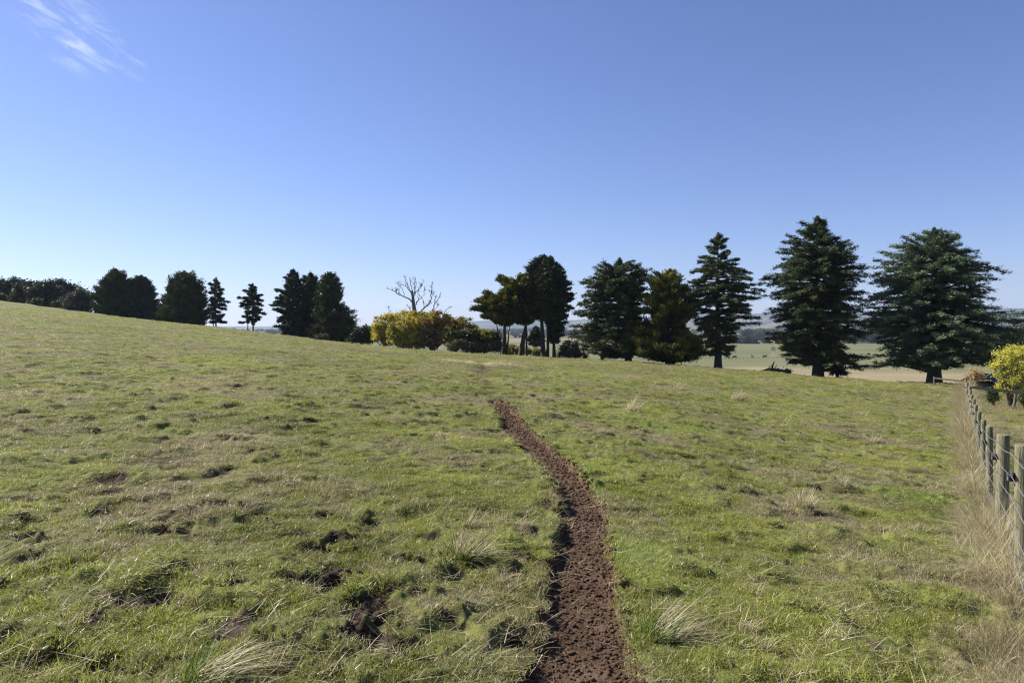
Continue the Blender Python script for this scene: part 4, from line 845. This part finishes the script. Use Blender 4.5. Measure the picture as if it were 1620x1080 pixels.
belt(740, 1620, 1500, 1700, 170, 12, 60); belt(650, 1620, 2200, 2500, 260, 14, 150); belt(300, 900, 2300, 2700, 200, 13, 150)
belt(1190, 1300, 1350, 1500, 90, 14, 60); belt(1120, 1220, 640, 660, 24, 4, 8)
xa = np.concatenate(fx_); ya = np.concatenate(fy_); sa_ = np.concatenate(fs_)
scatter('distant_trees', ct, np.stack([xa, ya, base_h(xa, ya)-.3], 1), rng.uniform(0, 6.28, len(xa)), np.stack([sa_*1.15, sa_*1.15, sa_], 1), rng.integers(0, 4, len(xa)), 'far off tree belts and hedgerows across the valley')
bushy('round_tree', 'big dark dome of trees at the far side of the green paddock', 1182, 640, [(1176, 542, 9, 9), (1186, 540, 10, 10), (1192, 544, 8, 8)], M['gum'], 3, 9000, 1.2, 2.6, 120, 621, cat='tree', twig='bark', trunk_px=1, twigs=4, fill=.3)
# hills: rounded ranges on the skyline
skx = np.array([-700, 0, 380, 440, 500, 560, 620, 700, 760, 810, 900, 950, 1080, 1190, 1240, 1330, 1450, 1620, 2400]); sky_ = np.array([514, 516, 517, 516.5, 513, 515.5, 514, 511, 508, 507, 507.5, 505, 500, 496.5, 494, 494, 491, 488.5, 484])
tth = np.radians(np.linspace(-62, 62, 500)); rh = np.concatenate([np.linspace(1500, 7000, 70)]); TH, RH = np.meshgrid(tth, rh); XX = np.sin(TH)*RH; YY = np.cos(TH)*RH
px_ = CX+FPX*np.tan(TH); sk = np.interp(px_, skx, sky_)
top = (HY-sk)/FPX*5200+ZC; rise = smooth((YY-2500)/2700)
hz2 = PLAIN+ZC-8+(top-PLAIN-ZC+8)*rise*np.where(YY > 5200, 1, 1)+(fbm(XX/500, YY/500, 90, 4)-.5)*26*smooth((YY-2300)/900)*(1-smooth((YY-4600)/600))
hz2 += (fbm(XX/300, YY/300, 95, 3)-.5)*7*smooth((YY-4300)/600)
spur = 74*np.exp(-((px_-1290)/95)**2)*np.exp(-((YY-3000)/550)**2); hz2 = np.maximum(hz2, PLAIN-8+ZC+spur)
m, t, o = mat('hill'); M['hill'] = m; p = pos(t)
vr = nd(t, 'ShaderNodeTexVoronoi', Scale=.0022); t.links.new(p, vr.inputs['Vector']); sx = nd(t, 'ShaderNodeSeparateXYZ'); t.links.new(vr.outputs['Color'], sx.inputs[0])
c = ramp(t, sx.outputs[0], [(0, (.11, .12, .05)), (.3, (.17, .14, .075)), (.6, (.20, .165, .10)), (.85, (.13, .13, .06))]); c.node.color_ramp.interpolation = 'CONSTANT'
mp = nd(t, 'ShaderNodeMapping'); mp.inputs['Scale'].default_value = (.0022, .0022, .012); t.links.new(p, mp.inputs[0])
sz_ = nd(t, 'ShaderNodeSeparateXYZ'); t.links.new(p, sz_.inputs[0])
wd_ = math_(t, 'ADD', noise(t, 1, 6, .65, mp.outputs[0]), mrange(t, sz_.outputs['Y'], 3600, 5000, 0, .16))
c = mixc(t, mrange(t, wd_, .51, .56), mixc(t, .60, (0, 0, 0), c), (.018, .026, .020))
b = nd(t, 'ShaderNodeBsdfPrincipled', Roughness=.95); t.links.new(c, b.inputs['Base Color']); t.links.new(b.outputs[0], o.inputs[0])
nr_, nc_ = XX.shape; i = np.arange(nr_-1)[:, None]*nc_; j = np.arange(nc_-1)[None]; Fh = np.stack([i+j, i+j+1, i+nc_+j+1, i+nc_+j], -1).reshape(-1, 4)
tag(link('hills', make_mesh('hills', np.stack([XX, YY, hz2], -1).reshape(-1, 3), Fh, M['hill'], True)), kind='structure')

# ------------------------------------------------------------------ stock, windpump, paddock fence
M['hide'] = plain('hide', [(.3, (.012, .010, .009)), (.7, (.03, .024, .02))], 2, .8)
def cow(x, d, rz_, label, grazing):
    X = (x-CX)/FPX*d; r0 = thing('cow', label, 'cow', (X, d, gz(X, d)-.02), rz_, 'cattle in the valley paddock')
    G = Geo(); xs_ = np.array([-1.05, -.95, -.6, -.1, .35, .65, .85]); rz1 = np.array([.08, .28, .36, .42, .40, .34, .20]); zc_ = np.array([1.05, 1.08, 1.06, 1.0, 1.02, 1.08, 1.15])
    G.tube(np.stack([xs_, xs_*0, zc_], 1), rz1, 12)
    hd = [(.75, 0, 1.15), (1.1, 0, .85 if grazing else 1.35), (1.3, 0, .35 if grazing else 1.5), (1.55, 0, .12 if grazing else 1.35)]; G.tube(hd, [.26, .19, .15, .09], 10)
    for sx_ in (-.8, .6):
        for sy_ in (-.2, .2): G.tube([(sx_, sy_, .95), (sx_+(-.06 if sx_ < 0 else .0), sy_, .5), (sx_+.02, sy_, 0)], [.16, .08, .06], 8)
    hx, hz1 = hd[2][0]-.1, hd[2][2]+.08
    for sy_ in (-1, 1): G.tube([(hx, sy_*.1, hz1), (hx-.02, sy_*.28, hz1+.02)], [.05, .02], 5)
    G.tube([(-1.03, 0, 1.2), (-1.14, 0, .9), (-1.12, 0, .45)], [.035, .02, .04], 5)
    link('body', G.mesh('body', M['hide'], True), r0)
cow(1210, 345, .1, 'black cow standing nearest the windpump in the far paddock', False)
cow(1162, 340, 3.0, 'black cow right of the airy cedar trunk in the far paddock', True)
cow(1151, 338, .2, 'dark calf sized cow close to the airy cedar trunk', True)
cow(1271, 350, 2.9, 'dark cow glimpsed under the tall dense cedar at left of its trunk', True)
cow(1275, 346, .4, 'dark cow lowest under the tall dense cedar branches', False)
cow(1374, 375, .3, 'distant cow in the pale paddock between the two big cedars', True)
cow(1385, 365, 2.6, 'distant cow nearer the broad cedar in the pale paddock', True)
cow(1190, 345, 1.6, 'dark cow seen end on left of the windpump', False)
M['galv'] = plain('galvanised', [(.3, (.16, .17, .17)), (.7, (.26, .27, .28))], 2, .5, metallic=.3)
X = (1223-CX)/FPX*350; wp = thing('windpump', 'small pale windpump on lattice legs in the green valley paddock', 'windpump', (X, 350, gz(X, 350))); G = Geo()
for a in (-1, 1):
    for b_ in (-1, 1): G.tube([(a*.75, b_*.75, 0), (a*.18, b_*.18, 4.2)], [.07, .05], 4)
for zz in (1.2, 2.4, 3.4):
    w_ = .75-.57*zz/4.2
    for a in (-1, 1): G.tube([(a*w_, -w_, zz), (a*w_, w_, zz)], [.04, .04], 4); G.tube([(-w_, a*w_, zz), (w_, a*w_, zz)], [.04, .04], 4)
link('tower', G.mesh('tower', M['galv']), wp); G = Geo()
for a in np.arange(14)*2*math.pi/14:
    u_ = np.array([math.cos(a), 0, math.sin(a)]); v_ = np.array([-math.sin(a), .35, math.cos(a)])*.16
    G.add([u_*.3-v_*.4+(0, -.3, 4.4), u_*.3+v_*.4+(0, -.3, 4.4), u_*1.2+v_+(0, -.3, 4.4), u_*1.2-v_+(0, -.3, 4.4)], [[0, 1, 2, 3]])
G.tube([(0, -.35, 4.4), (0, .5, 4.4)], [.1, .06], 6); link('rotor', G.mesh('rotor', M['galv']), wp)
G = Geo(); G.box((0, 1.0, 4.4), (.02, .5, .3)); link('tail_vane', G.mesh('tail_vane', M['galv']), wp)
pf = thing('paddock_fence', 'dark post and wire fence crossing the green valley paddock', 'fence', ((1180-CX)/FPX*330, 330, gz((1180-CX)/FPX*330, 330))); po_ = np.array(pf.location); G = Geo(); Wp = []
for k, x in enumerate(np.arange(1020, 1420, 6)):
    d = 318+.1*(x-1020); X = (x-CX)/FPX*d; z = gz(X, d); q = np.array([X, d, z])-po_; G.tube([q, q+(0, 0, 1.2)], [.08, .07], 4); Wp.append(q+(0, 0, .9))
link('posts', G.mesh('posts', M['bark']), pf); G = Geo(); G.tube(Wp, np.full(len(Wp), .03), 3); G.tube(np.array(Wp)-(0, 0, .4), np.full(len(Wp), .03), 3); link('wire', G.mesh('wire', M['bark']), pf)
pf.children[0]['kind'] = 'stuff'

# ------------------------------------------------------------------ air
hm = bpy.data.materials.new('haze'); hm.use_nodes = True; t = hm.node_tree; t.nodes.clear(); o = t.nodes.new('ShaderNodeOutputMaterial')
pv = t.nodes.new('ShaderNodeVolumePrincipled'); pv.inputs['Color'].default_value = (.60, .76, 1.0, 1); pv.inputs['Density'].default_value = .00010; pv.inputs['Anisotropy'].default_value = .2
t.links.new(pv.outputs[0], o.inputs['Volume'])
G = Geo(); G.box((0, 0, 100), (7300, 7300, 150)); hb = link('haze', G.mesh('haze', hm)); tag(hb, kind='stuff')
